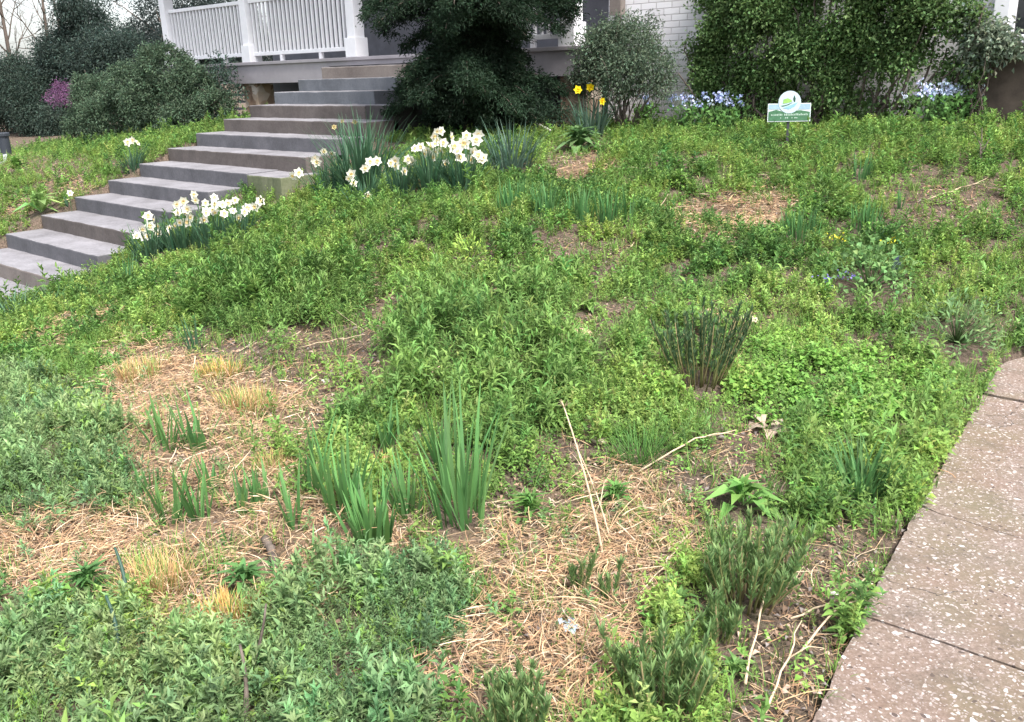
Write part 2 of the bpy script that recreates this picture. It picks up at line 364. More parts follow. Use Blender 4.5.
OFF = (-SX0, -SY, 2.1)
def stepblock(x0, x1, k, m, name='step', label=None, lift=0., top=True):
    y0 = SY + k * ST; z1 = SZ + k * SR + lift
    r = random.Random(k * 7 + int(x0 * 10))
    h = HB().box(x0, x1, y0 + r.uniform(-.008, .008), y0 + ST + .1, z1 - .34, z1)
    bt = h.build(name, m, None, .014, 2)
    import bmesh
    bm = bmesh.new(); bm.from_mesh(bt.data); es = [e_ for e_ in bm.edges if e_.calc_length() > .25 and abs(e_.verts[0].co.x - e_.verts[1].co.x) > .2]
    bmesh.ops.subdivide_edges(bm, edges=es, cuts=34, use_grid_fill=True)
    for v_ in bm.verts:
        q_ = v_.co * 5; v_.co += Vector((0, mn.noise(q_) * .009 + mn.noise(q_ * 4) * .004, mn.noise(q_ + Vector((9, 3, k))) * .006 + mn.noise(q_ * 5) * .002))
    bm.to_mesh(bt.data); bm.free()
    for v in bt.data.vertices: v.co = (v.co.x - SX0, v.co.y - SY, v.co.z + 2.1)
    bt.parent = st
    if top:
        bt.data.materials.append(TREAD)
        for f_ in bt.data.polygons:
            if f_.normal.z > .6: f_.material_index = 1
    if label: bt['label'] = label
    return bt
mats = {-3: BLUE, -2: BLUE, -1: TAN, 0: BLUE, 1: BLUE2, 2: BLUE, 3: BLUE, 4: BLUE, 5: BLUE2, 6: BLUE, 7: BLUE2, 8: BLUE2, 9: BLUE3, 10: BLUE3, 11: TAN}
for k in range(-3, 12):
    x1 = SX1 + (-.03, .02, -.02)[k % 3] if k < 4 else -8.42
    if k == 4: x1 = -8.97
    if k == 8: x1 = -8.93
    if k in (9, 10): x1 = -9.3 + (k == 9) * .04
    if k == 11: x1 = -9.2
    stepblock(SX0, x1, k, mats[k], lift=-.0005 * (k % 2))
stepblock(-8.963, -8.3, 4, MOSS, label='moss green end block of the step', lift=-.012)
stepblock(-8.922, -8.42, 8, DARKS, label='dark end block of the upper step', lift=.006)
lowland = HB().box(-11.9, -8.6, 1.0, SY - 3 * ST - .01, -2.35, -2.22 + .08)
tag(lowland.build('pavement', BLUE), kind='structure')

# ================================================================== HOUSE
WHITE = plain('white_paint', (.74, .74, .77), .45, .06, 5)
GREYP = plain('grey_porch_paint', (.3, .28, .3), .6, .12, 3)
DARKW = plain('dark_grey_wall', (.17, .17, .19), .7, .2, 4)
m, nt, b = mat('painted_brick', .7, .3)
tc = N(nt, 'ShaderNodeTexCoord').outputs['Object']; mp = N(nt, 'ShaderNodeMapping'); nt.links.new(tc, mp.inputs[0]); mp.inputs['Rotation'].default_value = (R_(90), 0, 0)
br = N(nt, 'ShaderNodeTexBrick'); nt.links.new(mp.outputs[0], br.inputs['Vector']); br.inputs['Scale'].default_value = 1
br.inputs['Brick Width'].default_value = .22; br.inputs['Row Height'].default_value = .075; br.inputs['Mortar Size'].default_value = .006
br.inputs['Mortar Smooth'].default_value = .4
br.inputs['Color1'].default_value = (.78, .77, .79, 1); br.inputs['Color2'].default_value = (.72, .7, .72, 1); br.inputs['Mortar'].default_value = (.5, .48, .49, 1)
geo = N(nt, 'ShaderNodeSeparateXYZ'); nt.links.new(tc, geo.inputs[0])
nn = noise(nt, 3, 6, .7); ad = N(nt, 'ShaderNodeMath', operation='MULTIPLY_ADD'); nt.links.new(nn, ad.inputs[0]); ad.inputs[1].default_value = .5; nt.links.new(geo.outputs[2], ad.inputs[2])
worn = ramp(nt, ad.outputs[0], [(.0, (.8, .8, .8)), (.22, (0, 0, 0))])      # paint worn off at the foot of the wall
c = mix(nt, worn, br.outputs['Color'], (.42, .33, .27)); nt.links.new(c, b.inputs['Base Color'])
inv = N(nt, 'ShaderNodeMath', operation='SUBTRACT'); inv.inputs[0].default_value = 1; nt.links.new(br.outputs['Fac'], inv.inputs[1]); bump(nt, b, inv.outputs[0], .8, .008)
BRICK = m
m, nt, b = mat('rubble_pier', .85, .2); v = N(nt, 'ShaderNodeTexVoronoi'); v.inputs['Scale'].default_value = 7; v.feature = 'F1'
nt.links.new(N(nt, 'ShaderNodeTexCoord').outputs['Object'], v.inputs['Vector'])
sp = N(nt, 'ShaderNodeSeparateColor'); nt.links.new(v.outputs['Color'], sp.inputs[0])
nt.links.new(ramp(nt, sp.outputs[0], [(0, (.18, .12, .09)), (.5, (.36, .26, .19)), (1, (.45, .4, .35))]), b.inputs['Base Color']); bump(nt, b, v.outputs['Distance'], .8, .03)
PIER = m
GLASS, nt, b = mat('window_glass', .08, .6); b.inputs['Base Color'].default_value = (.02, .022, .025, 1)
PY, PZ, PT = 9.11, .30, .35     # porch front plane, floor level, fascia depth
HX, HY, HZ = -7.0, 9.9, -.8
ho = empty('house', (HX, HY, HZ), 'white painted house with a railed porch and brick wall above the bank', 'house')
def hp(h, name, m, parent=ho, bevel=0., off=(HX, HY, HZ), label=None):
    o = h.build(name, m, None, bevel)
    for v in o.data.vertices: v.co = v.co - Vector(off)
    if parent is not None: o.parent = parent
    if label: o['label'] = label
    return o
hp(HB().box(-7.05, 3, 9.9, 10.2, -.9, 5), 'wall', BRICK, label='white painted brick wall right of the porch')
hp(HB().box(-17.0, -7.06, 11.6, 11.8, -.9, 5), 'wall', DARKW, label='dark grey wall behind the porch')
hp(HB().box(-17.15, -6.78, PY, 11.58, PZ - .05, PZ), 'porch_floor', GREYP, bevel=.006)
fa_ = HB().box(-17.12, -11.9, PY + .03, PY + .08, PZ - PT, PZ - .052).box(-9.0, -6.8, PY + .03, PY + .08, PZ - PT, PZ - .052).box(-11.9, -9.0, PY + .03, PY + .08, PZ - .12, PZ - .052)
hp(fa_, 'fascia', GREYP)
hp(HB().box(-17.1, -6.78, 11.3, 11.5, -1.1, PZ - .06), 'foundation', DARKW)
hp(HB().box(-17.6, -6.4, 8.7, 12, 2.85, 3.0), 'porch_roof', GREYP)
for x in (-16.9, -14.2, -11.33, -7.15):
    h = HB().box(x - .095, x + .095, PY + .06, PY + .25, PZ + .002, 2.85)
    c_ = hp(h, 'column', WHITE, bevel=.006)
    hp(HB().box(x - .125, x + .125, PY + .03, PY + .28, PZ + .001, PZ + .28), 'column_base', WHITE, c_, .006)
for x in (-16.9, -14.28, -9.3, -7.1):
    hp(HB().box(x - .2, x + .2, PY + .1, PY + .45, -1.2, PZ - .06), 'pier', PIER, bevel=.01)
hp(HB().box(-16.7, -14.5, PY + .1, PY + .14, -.62, -.58).box(-16.7, -14.5, PY + .1, PY + .14, -.5, -.46).box(-16.7, -14.5, PY + .1, PY + .14, -.38, -.34).box(-16.7, -14.5, PY + .1, PY + .14, -.26, -.22), 'porch_skirt', DARKW)
yb = PY + .16
def railing(x0, x1, z_top=1.31):
    r = hp(HB().box(x0, x1, yb - .035, yb + .035, z_top - .06, z_top), 'railing', WHITE, bevel=.008)
    hp(HB().box(x0, x1, yb - .03, yb + .03, PZ + .1, PZ + .16), 'bottom_rail', WHITE, r, .006)
    n = max(3, int(round((x1 - x0) / .112)))
    for i in range(n):
        x = x0 + (x1 - x0) * (i + .5) / n
        hp(HB().box(x - .018, x + .018, yb - .018, yb + .018, PZ + .161, z_top - .061), 'baluster', WHITE, r)
    for u in (.3, .7):
        x = x0 + (x1 - x0) * u
        hp(HB().box(x - .03, x + .03, yb - .03, yb + .03, PZ + .001, PZ + .099), 'rail_foot', WHITE, r)
railing(-16.80, -14.30); railing(-14.10, -11.43); railing(-9.0, -7.26)
c_ = hp(HB().box(-9.2, -9.02, PY + .06, PY + .25, PZ + .002, 2.85), 'column', WHITE, bevel=.006)
# downpipe beside the porch
hp(HB().box(-6.95, -6.79, 9.78, 9.89, .66, 5), 'downpipe', TAN, label='brown downpipe above the rounded shrub')
# window at the right end
WY = 9.9
def atHY(px, py): return atY(px, py, WY)
wx = -2.52
win = hp(HB().box(wx, wx + .14, WY - .09, WY - .002, .14, 1.9).box(wx + 1.1, wx + 1.24, WY - .09, WY - .002, .14, 1.9).box(wx + .14, wx + 1.1, WY - .09, WY - .002, .14, .22).box(wx + .14, wx + 1.1, WY - .09, WY - .002, 1.8, 1.9), 'window', WHITE, bevel=.008)
hp(HB().box(wx + .141, wx + 1.099, WY - .03, WY - .003, .221, 1.799), 'pane', GLASS, win)
hp(HB().box(wx + .142, wx + .19, WY - .06, WY - .031, .222, 1.798), 'sash', WHITE, win)
hp(HB().box(wx - .12, wx + 1.36, WY - .2, WY - .001, .04, .135), 'sill', DARKS, win, .01)
hp(HB().box(wx - .1, wx + 1.3, WY - .14, WY - .001, -.9, .035), 'foundation', plain('dark_brown_stone', (.07, .055, .045), .85, .35, 9), label='dark brown stone base under the window')

# ================================================================== SHRUBS AND TREES
def blob_points(lobes, n, shell=.55):
    """points in lumpy lobes: (cx,cy,cz,rx,ry,rz)"""
    L = np.array(lobes, float); vol = L[:, 3] * L[:, 4] * L[:, 5]; k = rng.choice(len(L), n, p=vol / vol.sum())
    d = rdir(n); r = shell + (1 - shell) * rng.random(n) ** .6
    lump = 1 + .16 * np.sin(d[:, 0] * 7 + k) * np.cos(d[:, 1] * 6 + 2 * k) + .12 * np.sin(d[:, 2] * 11 + d[:, 0] * 9 + k)
    P = L[k, :3] + d * L[k, 3:6] * (r * lump)[:, None]
    return P, d, k
def foliage(vm_, P, out, per, spread, L, W, col, low=True, droop=.3, v=.2, colk=None):
    n = len(P); k = n * per
    cvar = 1 + rng.normal(0, v, (n, 1))
    B = np.repeat(P, per, 0) + rng.normal(0, spread, (k, 3))
    D = np.repeat(out, per, 0) * .7 + rng.normal(0, .6, (k, 3)) + np.array([0, 0, .15 - droop])
    C = jcol(col, k, .12) * np.repeat(np.clip(cvar, .5, 1.6), per, 0)
    if colk is not None: C = C * np.repeat(colk, per, 0)
    vm_.leaves(B, D, rdir(k) + np.array([0, 0, 1.2]), L * rng.uniform(.7, 1.3, k), W * rng.uniform(.7, 1.3, k), .3, C, low)
def stems(name, root, targets, r0, parent, m=BARK, wob=.05, loc=None):
    vm_ = VM()
    for tpt in targets:
        tpt = np.array(tpt, float); s0 = np.array(root) + np.append(rng.normal(0, r0 * 1.5, 2), -.1)
        u = np.linspace(0, 1, 9)[:, None]; pts = s0 + (tpt - s0) * u; pts[:, 2] += .0
        side = rng.normal(0, wob, (9, 3)); side[0] = 0; pts = pts + np.cumsum(side, 0) * .5
        vm_.tube(pts, np.linspace(r0, r0 * .25, 9) * rng.uniform(.6, 1.1), (.1, .08, .06), 6)
    o = vm_.build(name, m, parent, origin=loc); return o
def shrub(name, base, lobes, n, per, L, W, col, label, cat, group=None, nst=8, r0=.02, shell=.5, spread=.05, v=.22, low=True, clump=None, mat_=LEAF):
    o = empty(name, base, label, cat, group)
    P, d, k = blob_points(lobes, n, shell)
    gz = terr(P[:, 0], P[:, 1], False); P[:, 2] = np.maximum(P[:, 2], gz + .03)
    vm_ = VM(); foliage(vm_, P, d, per, spread, L, W, col, low, v=v)
    vm_.build('foliage', mat_, o, origin=base)
    tg = [(l[0] + rng.normal(0, l[3] * .4), l[1] + rng.normal(0, l[4] * .4), l[2] + rng.normal(.1, l[5] * .4)) for l in lobes for _ in range(max(1, nst // len(lobes)))]
    stems('stem', base, tg, r0, o, loc=base)
    return o
def lobes_px(lst, Y):
    out = []
    for px, py, rp, dy in lst:
        p = atY(px, py, Y + dy); d = p @ F; r = rp * d / FPX; out.append((p[0], p[1], p[2], r, r, r * .95))
    return out
# dark conifer in front of the porch: whorls of drooping boughs
def conifer(base, H, rad, label, nb=200, seedcol=(.024, .046, .026)):
    o = empty('conifer', base, label, 'tree'); base = np.array(base, float)
    t = VM(); t.tube([base + (0, 0, -.2), base + (.03, .02, H * .4), base + (-.02, .03, H * .8), base + (0, 0, H)], [.09, .07, .04, .01], (.1, .08, .06), 8)
    t.build('trunk', BARK, o, origin=base)
    vm_ = VM(); bv = VM(); PP = []; DD = []; CK = []
    for i in range(nb):
        u = (i + rng.random()) / nb; z = .12 + u * (H - .2); az = i * 2.4 + rng.normal(0, .3)
        prof = (1 - u) ** .6 * (.85 + .3 * math.sin(u * 19)) * min(1.08, .42 + u * 2.4)
        Lb = rad * prof * rng.uniform(.6, 1.2)
        s_ = np.linspace(0, 1, 8)[:, None]; dr = np.array([math.cos(az), math.sin(az), 0])
        pts = base + (0, 0, z) + dr * Lb * s_ + np.array([0, 0, 1]) * (.25 * Lb * np.sin(s_ * 2.2) - .28 * Lb * s_ ** 2)
        bv.tube(pts, np.linspace(.018, .004, 8), (.1, .08, .06), 4)
        m_ = int(150 * Lb + 14); s2 = rng.random(m_) ** .7; ctr = base + (0, 0, z) + dr * Lb * s2[:, None] + np.array([0, 0, 1]) * (.25 * Lb * np.sin(s2 * 2.2) - .28 * Lb * s2 ** 2)[:, None]
        side = np.array([-dr[1], dr[0], 0]); off = rng.normal(0, 1, m_) * Lb * .22 * (1.1 - s2 * .8)
        ctr = ctr + side * off[:, None] + np.array([0, 0, 1]) * (rng.normal(0, .025, m_) - np.abs(off) * .25)[:, None]
        PP.append(ctr); DD.append(dr * .8 + side * np.sign(off)[:, None] * .5 + rng.normal(0, .2, (m_, 3))); CK.append(np.tile(rng.uniform(.65, 1.5), (m_, 1)))
    PP = np.vstack(PP); DD = np.vstack(DD); CK = np.vstack(CK)
    foliage(vm_, PP, DD, 11, .028, .045, .011, seedcol, True, droop=.25, v=.15, colk=CK)
    vm_.build('foliage', LEAF, o, origin=base); bv.build('branch', BARK, o, origin=base)
    return o
cb = gnd(462, 143); cb = np.array([-7.55, 7.8, T(-7.55, 7.8)])
conifer(cb, 3.6, 1.42, 'dark green conifer with drooping boughs between the steps and the rounded shrub')

# rounded grey-green shrub by the house corner
rl = lobes_px([(600, 55, 28, 0), (632, 45, 30, .1), (652, 68, 24, 0), (620, 75, 26, -.1), (585, 78, 18, 0), (664, 88, 14, 0), (610, 38, 20, 0)], 8.9)
sb = (rl[3][0], 8.9, T(rl[3][0], 8.9))
shrub('rounded_shrub', sb, rl, 2200, 9, .04, .013, (.13, .18, .12), 'rounded grey green shrub with bare lower stems before the white brick wall', 'shrub', nst=28, r0=.012, shell=.3, spread=.04)
jl = lobes_px([(500, 95, 22, 0), (530, 105, 22, 0), (555, 115, 14, 0), (480, 118, 22, -.1), (515, 122, 14, -.2), (428, 106, 20, -.1), (450, 114, 22, -.3)], 8.3)
jb = (jl[1][0], 8.3, T(jl[1][0], 8.3))
shrub('low_evergreen', jb, jl, 1500, 10, .04, .011, (.035, .065, .04), 'low dark evergreen spreading under the conifer beside the yellow daffodils', 'shrub', nst=10, r0=.012, shell=.4, spread=.04)
# big lobed evergreen shrub left of the steps
lb = lobes_px([(98, 100, 24, .2), (130, 88, 24, -.1), (165, 72, 26, 0), (192, 92, 26, .1), (150, 105, 26, -.3), (110, 122, 26, -.3), (185, 122, 24, -.2), (215, 108, 18, .1), (84, 125, 18, 0), (150, 130, 20, -.3)], 8.3)
bs = (lb[1][0], 8.3, T(lb[1][0], 8.3))
shrub('evergreen_shrub', bs, lb, 6500, 11, .05, .02, (.095, .145, .09), 'large lobed dark evergreen shrub left of the stone steps', 'shrub', nst=16, r0=.03, shell=.8, spread=.035, v=.25)
# twiggy shrub in front of the porch fascia
tl = lobes_px([(220, 70, 16, 0), (205, 88, 16, 0), (232, 92, 14, 0)], 8.75)
tb_ = (tl[0][0], 8.7, T(tl[0][0], 8.7))
shrub('twiggy_shrub', tb_, tl, 190, 7, .06, .022, (.06, .1, .075), 'sparse twiggy shrub against the grey porch edge beside the brick pier', 'shrub', nst=24, r0=.012, shell=.2, spread=.05)
# climbing evergreen covering the brick wall
iv = []
for px, py, rp in [(720, 20, 30), (715, 60, 26), (715, 95, 22), (708, 40, 22), (706, 80, 18), (735, 105, 14), (790, 100, 16), (815, 108, 12), (910, 88, 18), (760, 15, 34), (768, 98, 20), (860, 105, 14), (890, 98, 16), (935, 92, 14), (960, 70, 16), (975, 70, 12), (760, 60, 30), (800, 10, 34), (800, 55, 28), (845, 15, 36), (850, 60, 30), (890, 15, 32), (900, 50, 32), (930, 25, 30), (945, 65, 18), (830, 88, 22), (870, 92, 18), (745, 92, 20), (970, 15, 18), (965, 45, 16), (780, -30, 40), (840, -30, 40), (910, -30, 40), (720, -30, 34)]:
    p = atY(px, py, 9.55 + rng.uniform(-.12, .1)); d = p @ F; r = rp * d / FPX; iv.append((p[0], p[1], p[2], r, min(r * .55, .26), r))
ib = (-4, 9.6, T(-4, 9.6))
o = empty('climbing_evergreen', ib, 'broad green climbing evergreen covering the brick wall behind the sign', 'climber')
P, d, k = blob_points(iv, 13000, .3); P[:, 2] = np.maximum(P[:, 2], terr(P[:, 0], P[:, 1], False) + .05); P[:, 1] = np.minimum(P[:, 1], 9.86)
keep = np.array([mn.noise((a * 2.6, b * 2.6, c_ * 2.6)) > -.17 for a, b, c_ in P]); P, d = P[keep], d[keep]
ck = np.array([1 + .6 * mn.noise((a * 3.1 + 5, b * 3, c_ * 3.1)) for a, b, c_ in P])[:, None] * np.ones((1, 3)); ck[:, 0] *= 1.08
vm_ = VM(); foliage(vm_, P, d * .5 + np.array([0, -.6, 0]), 8, .05, .042, .026, (.125, .225, .08), True, v=.16, colk=ck)
vm_.build('foliage', LEAF, o, origin=ib)
tg = [(l[0] + rng.normal(0, .2), l[1] + .02, l[2]) for l in iv for _ in range(2)]
vm_ = VM()
for tpt in tg:
    s0 = np.array([tpt[0] * .75 - 1.0 + rng.normal(0, .15), 9.62, T(tpt[0], 9.6) - .05]); u = np.linspace(0, 1, 9)[:, None]
    pts = s0 + (np.array(tpt) - s0) * u + np.cumsum(rng.normal(0, .03, (9, 3)), 0); pts[:, 1] = np.clip(pts[:, 1], 9.3, 9.84)
    vm_.tube(pts, np.linspace(.022, .006, 9), (.1, .08, .06), 6)
vm_.build('stem', BARK, o, origin=ib)
# grey-leaved shrub under the window
gl = lobes_px([(985, 40, 18, 0), (965, 22, 14, 0), (1000, 45, 14, 0), (1015, 48, 10, 0), (975, 62, 12, 0)], 9.55)
gb = (gl[0][0], 9.55, T(gl[0][0], 9.55))
shrub('grey_shrub', gb, gl, 380, 7, .05, .028, (.2, .25, .18), 'loose grey green shrub in front of the white window', 'shrub', nst=6, r0=.009, shell=.3, spread=.05)

# trees in the background, far left
def tree(base, H, lobes, n, per, L, W, col, label, r0=.15, name='evergreen_tree', group='dark trees beyond the steps', v=.22, cat='tree'):
    o = empty(name, base, label, cat, group)
    t = VM(); base = np.array(base, float); t.tube([base + (0, 0, -.3), base + (.1, 0, H * .35), base + (0, .1, H * .7), base + (.05, 0, H)], [r0, r0 * .8, r0 * .45, r0 * .1], (.08, .065, .05), 8)
    for l in lobes:
        c0 = np.array(l[:3]); s0 = base + (0, 0, max(.3, (c0[2] - base[2]) * .6)); u = np.linspace(0, 1, 6)[:, None]
        t.tube(s0 + (c0 - s0) * u + np.cumsum(rng.normal(0, .06, (6, 3)), 0), np.linspace(r0 * .4, r0 * .08, 6), (.08, .065, .05), 5)
    t.build('trunk', BARK, o, origin=base)
    P, d, k = blob_points(lobes, n, .35); P[:, 2] = np.maximum(P[:, 2], terr(P[:, 0], P[:, 1], False) + .1)
    vm_ = VM(); foliage(vm_, P, d, per, L * 1.3, L, W, col, True, v=v); vm_.build('crown', LEAF, o, origin=base)
    return o
def treepx(spec, Y, basepx, n, per, L, W, col, label, H=None, **kw):
    lb_ = lobes_px(spec, Y); bp = atY(basepx[0], basepx[1], Y); bz = T(bp[0], Y)
    top = max(l[2] + l[5] for l in lb_) - bz
    return tree((bp[0], Y, bz), H or top, lb_, n, per, L, W, col, label, **kw)
treepx([(75, 65, 38, 0), (85, 22, 26, .3), (60, 105, 38, 0), (110, 70, 40, .2), (70, 5, 18, -.2), (120, 60, 30, 0), (52, 60, 18, 0)], 13, (75, 130), 9000, 10, .1, .03, (.055, .082, .068), 'dense dark evergreen tree with a broad crown behind the lobed shrub')
treepx([(16, 78, 24, 0), (6, 105, 26, 0), (40, 118, 24, 0), (30, 98, 26, 0), (55, 122, 18, 0)], 11.5, (22, 140), 5000, 9, .08, .028, (.06, .09, .07), 'lower dark evergreen tree at the left edge of the photograph')
treepx([(145, 45, 28, 0), (190, 50, 34, 0), (140, 75, 36, 0), (225, 30, 36, .5), (255, 60, 36, .8), (190, 5, 26, 0), (150, 8, 16, 0), (110, -6, 12, 0)], 18, (180, 120), 6500, 9, .12, .03, (.05, .07, .065), 'feathery dark tree seen behind the left end of the porch railing')
# redbud in bloom
rb = lobes_px([(62, 90, 9, 0), (54, 99, 8, 0), (68, 98, 8, 0)], 9.6)
tree((rb[0][0], 10.2, T(rb[0][0], 10.2)), 1.7, rb, 300, 6, .035, .022, (.19, .09, .18), 'small redbud tree with magenta pink blossom left of the lobed shrub', r0=.04, name='redbud_tree', group=None)
# bare trees against the sky
def bare(px, py, Y, H, label, lean=.1):
    p = atY(px, py, Y); b0 = np.array([p[0], Y, T(p[0], Y)])
    o = empty('bare_tree', b0, label, 'tree', 'bare trees against the sky at far left')
    t = VM(); t.tube([b0 + (0, 0, -.3), b0 + (lean, 0, H * .5), b0 + (lean * 2, 0, H)], [.16, .1, .03], (.2, .17, .15), 7); t.build('trunk', BARK, o, origin=b0)
    c = VM()
    def grow(p0, d, L, r, dep):
        k = 5; pts = [p0]; dd = d
        for i in range(k):
            dd = dd + rng.normal(0, .13, 3) + np.array([0, 0, .05]); dd /= np.linalg.norm(dd); pts.append(pts[-1] + dd * L / k)
        c.tube(np.array(pts), np.linspace(r, r * .5, k + 1), (.2, .17, .15), 4)
        if dep > 0:
            for i in range(3 if dep > 1 else 4):
                a = pts[rng.integers(2, k + 1)]; nd = dd + rng.normal(0, .45, 3); nd /= np.linalg.norm(nd); grow(a, nd, L * .62, r * .5, dep - 1)
    for i in range(11):
        u = .2 + .075 * i; az = i * 2.4; grow(b0 + np.array([lean * 2 * u, 0, H * u]), np.array([math.cos(az) * .8, math.sin(az) * .8, .7]), H * .32 * (1.1 - u * .6), .05, 3)
    c.build('crown', BARK, o, origin=b0)
bare(12, 70, 22, 9, 'bare grey tree at the far left corner against the sky'); bare(48, 60, 26, 10, 'bare grey tree right of the corner one, leaning behind the dark crown', .6)
bare(-25, 70, 24, 9, 'bare grey tree mostly beyond the left edge of the photograph', .3)
# dark bin at far left edge
bp = gnd(7, 156)
BIN = plain('dark_plastic', (.03, .035, .045), .5, .1)
o = empty('post_box', bp, 'dark upright post standing at the far left beside pale pavement', 'post')
HB().prism([(.11 * math.cos(a), .11 * math.sin(a)) for a in np.linspace(0, 2 * math.pi, 16, endpoint=False)], -.1, .42).build('post', BIN, o, .01)
HB().prism([(.14 * math.cos(a), .14 * math.sin(a)) for a in np.linspace(0, 2 * math.pi, 16, endpoint=False)], .421, .5).build('cap', BIN, o, .02)
d_ = gnd(3, 160)
CONC = plain('pale_concrete', (.42, .42, .45), .8, .1)
vs = [gnd(-60, 175), gnd(6, 163), gnd(9, 148), gnd(-60, 150)]
h = HB(); h.V = [tuple(v + (0, 0, .03)) for v in vs] + [tuple(v + (0, 0, -.1)) for v in vs]; h.Fc = [(0, 1, 2, 3), (4, 7, 6, 5)] + [(i, i + 4, (i + 1) % 4 + 4, (i + 1) % 4) for i in range(4)]
tag(h.build('pavement', CONC), kind='structure')
#---THINGS---
# ================================================================== PLANTS ONE CAN COUNT
EXC = []
def depth(b): return float(np.dot(b, F))
def keepout(b, r, front=.25): EXC.append((b[0], b[1], r)); v = -b[:2] / np.linalg.norm(b[:2]); EXC.append((b[0] + v[0] * front, b[1] + v[1] * front, r * .8))
def clump(name, px, py, hp_, wp, n, col, label, cat, W=.008, group=None, tilt=.22, curve=.35, seg=5, v=.14, power=1.8, mt=LEAF, fan=None, hv=(.55, 1.05), extra=None):
    b = gnd(px, py); d = depth(b); H = hp_ * d / FPX * 1.03; rad = wp * d / FPX * .33
    keepout(b, max(rad * 1.05, .05), H * .35)
    a = rng.random(n) * 6.28; r = rad * np.sqrt(rng.random(n)); P = b + np.stack([np.cos(a) * r, np.sin(a) * r, 0 * a], 1); P[:, 2] = terr(P[:, 0], P[:, 1]) - .01
    az = a + rng.normal(0, .7, n); tl = np.abs(rng.normal(0, tilt, n)) + tilt * .3 * r / max(rad, 1e-3)
    L = H * rng.uniform(hv[0], hv[1], n)
    vm_ = VM(); tw = None if fan is None else fan + rng.normal(0, .5, n)
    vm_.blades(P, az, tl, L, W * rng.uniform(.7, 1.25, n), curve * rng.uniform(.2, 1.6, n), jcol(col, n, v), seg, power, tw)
    if extra: extra(vm_, b, H, rad)
    o = vm_.build(name, mt, origin=b); return tag(o, label, cat, group), b
IR = (.115, .25, .08)
G1 = 'sword leaved iris clumps in the straw'
irises = [
 (460, 522, 118, 84, 52, 'largest sword leaved iris clump, mid bank above the straw', .014),
 (372, 545, 74, 52, 34, 'iris clump standing in straw just left of the largest one', .014),
 (345, 520, 100, 40, 20, 'tall loose iris leaves fanning behind the front iris clump', .012),
 (408, 520, 62, 30, 16, 'short iris clump touching the left side of the largest clump', .012),
 (318, 500, 92, 26, 12, 'thin pale iris leaves reaching up beside the straw edge', .010),
 (296, 530, 62, 24, 9, 'small iris fan of few leaves left of the front clump', .011),
 (242, 512, 46, 34, 16, 'short iris tuft alone in the middle of the orange straw', .011),
 (200, 515, 64, 24, 9, 'iris fan of broad leaves right of the leftmost pair in the straw', .013),
 (172, 520, 66, 30, 12, 'iris fan by the edge of the blue green mound', .012),
 (150, 495, 34, 26, 8, 'stubby iris leaves at the rim of the blue green mound', .010),
 (165, 450, 52, 30, 12, 'iris fan behind others, in front of the yellow grass stubble', .012),
 (195, 448, 56, 34, 14, 'iris fan right of its twin near the yellow grass stubble', .012),
 (343, 582, 44, 26, 12, 'little iris tuft lowest in the straw, near the grey weeds', .010),
 (392, 450, 46, 34, 12, 'pale iris leaves behind the straw, above the largest clump', .011),
 (514, 448, 44, 16, 7, 'dark slender iris leaves right of the largest clump tip', .011),
 (440, 470, 70, 26, 12, 'iris leaves rising directly behind the largest clump', .012),
 (212, 490, 46, 22, 10, 'iris fan between the leftmost fans and the short tuft, in straw', .012),
 (262, 505, 44, 22, 9, 'iris fan right of the short tuft in the orange straw', .012),
 (228, 545, 34, 14, 6, 'tiny iris sprout of four leaves in open straw', .010),
 (310, 560, 34, 12, 4, 'slim iris sprout right of the dark bit of bark', .010)]
for px, py, hp_, wp, n, lab, W in irises:
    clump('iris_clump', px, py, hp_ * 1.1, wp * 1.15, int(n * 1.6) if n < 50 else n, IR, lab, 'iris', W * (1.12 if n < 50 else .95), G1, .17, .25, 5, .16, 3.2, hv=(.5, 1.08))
G2 = 'narrow upright blades on the upper bank'
for px, py, hp_, wp, n, lab, W in [
 (512, 212, 36, 40, 50, 'blades at the left end of the upper blade row', .014), (545, 218, 38, 40, 50, 'second stand of blades from the left in the upper row', .014),
 (580, 222, 40, 38, 55, 'dense middle stand of blades in the upper row', .014), (608, 224, 42, 32, 45, 'blades next to the right end of the upper row', .014),
 (628, 224, 40, 14, 18, 'blades closing the right end of the upper row', .014), (800, 238, 36, 55, 60, 'blade stand right of the pale straw hollow', .012),
 (866, 232, 38, 44, 50, 'blade stand under the sign, right of another stand', .012), (860, 180, 30, 34, 45, 'small dark blade stand just below the sign', .012),
 (900, 210, 26, 10, 8, 'few isolated blades right of the paired stands', .012)]:
    clump('bulb_foliage', px, py, hp_, wp, n, (.09, .21, .07), lab, 'bulb plant', W, G2, .1, .25, 4, .16, 2.5)
DF = (.06, .13, .07)
clump('daffodil_foliage', 362, 190, 84, 70, 190, DF, 'large arching daffodil foliage without open bloom beside the steps', 'bulb plant', .02, None, .32, .6)
clump('daffodil_foliage', 512, 172, 60, 56, 120, (.08, .14, .1), 'blue green daffodil foliage below the dark conifer', 'bulb plant', .017, None, .4, .4)
clump('daffodil_foliage', 196, 352, 46, 20, 12, (.07, .15, .08), 'slender dark bulb leaves standing alone on brown mulch', 'bulb plant', .014, None, .2, .25)
clump('strappy_grass', 55, 302, 36, 62, 130, (.08, .17, .06), 'arching dark green grass tuft at the foot of the steps', 'grass tuft', .009, None, .7, .9)
clump('strappy_grass', 128, 290, 46, 24, 16, (.08, .18, .07), 'upright blades between the lower steps and the near daffodils', 'grass tuft', .013, None, .2, .3)
clump('strappy_plant', 862, 492, 70, 70, 150, (.09, .2, .065), 'strap leaved dark green clump near the walkway edge', 'bulb plant', .011, None, .5, .6)
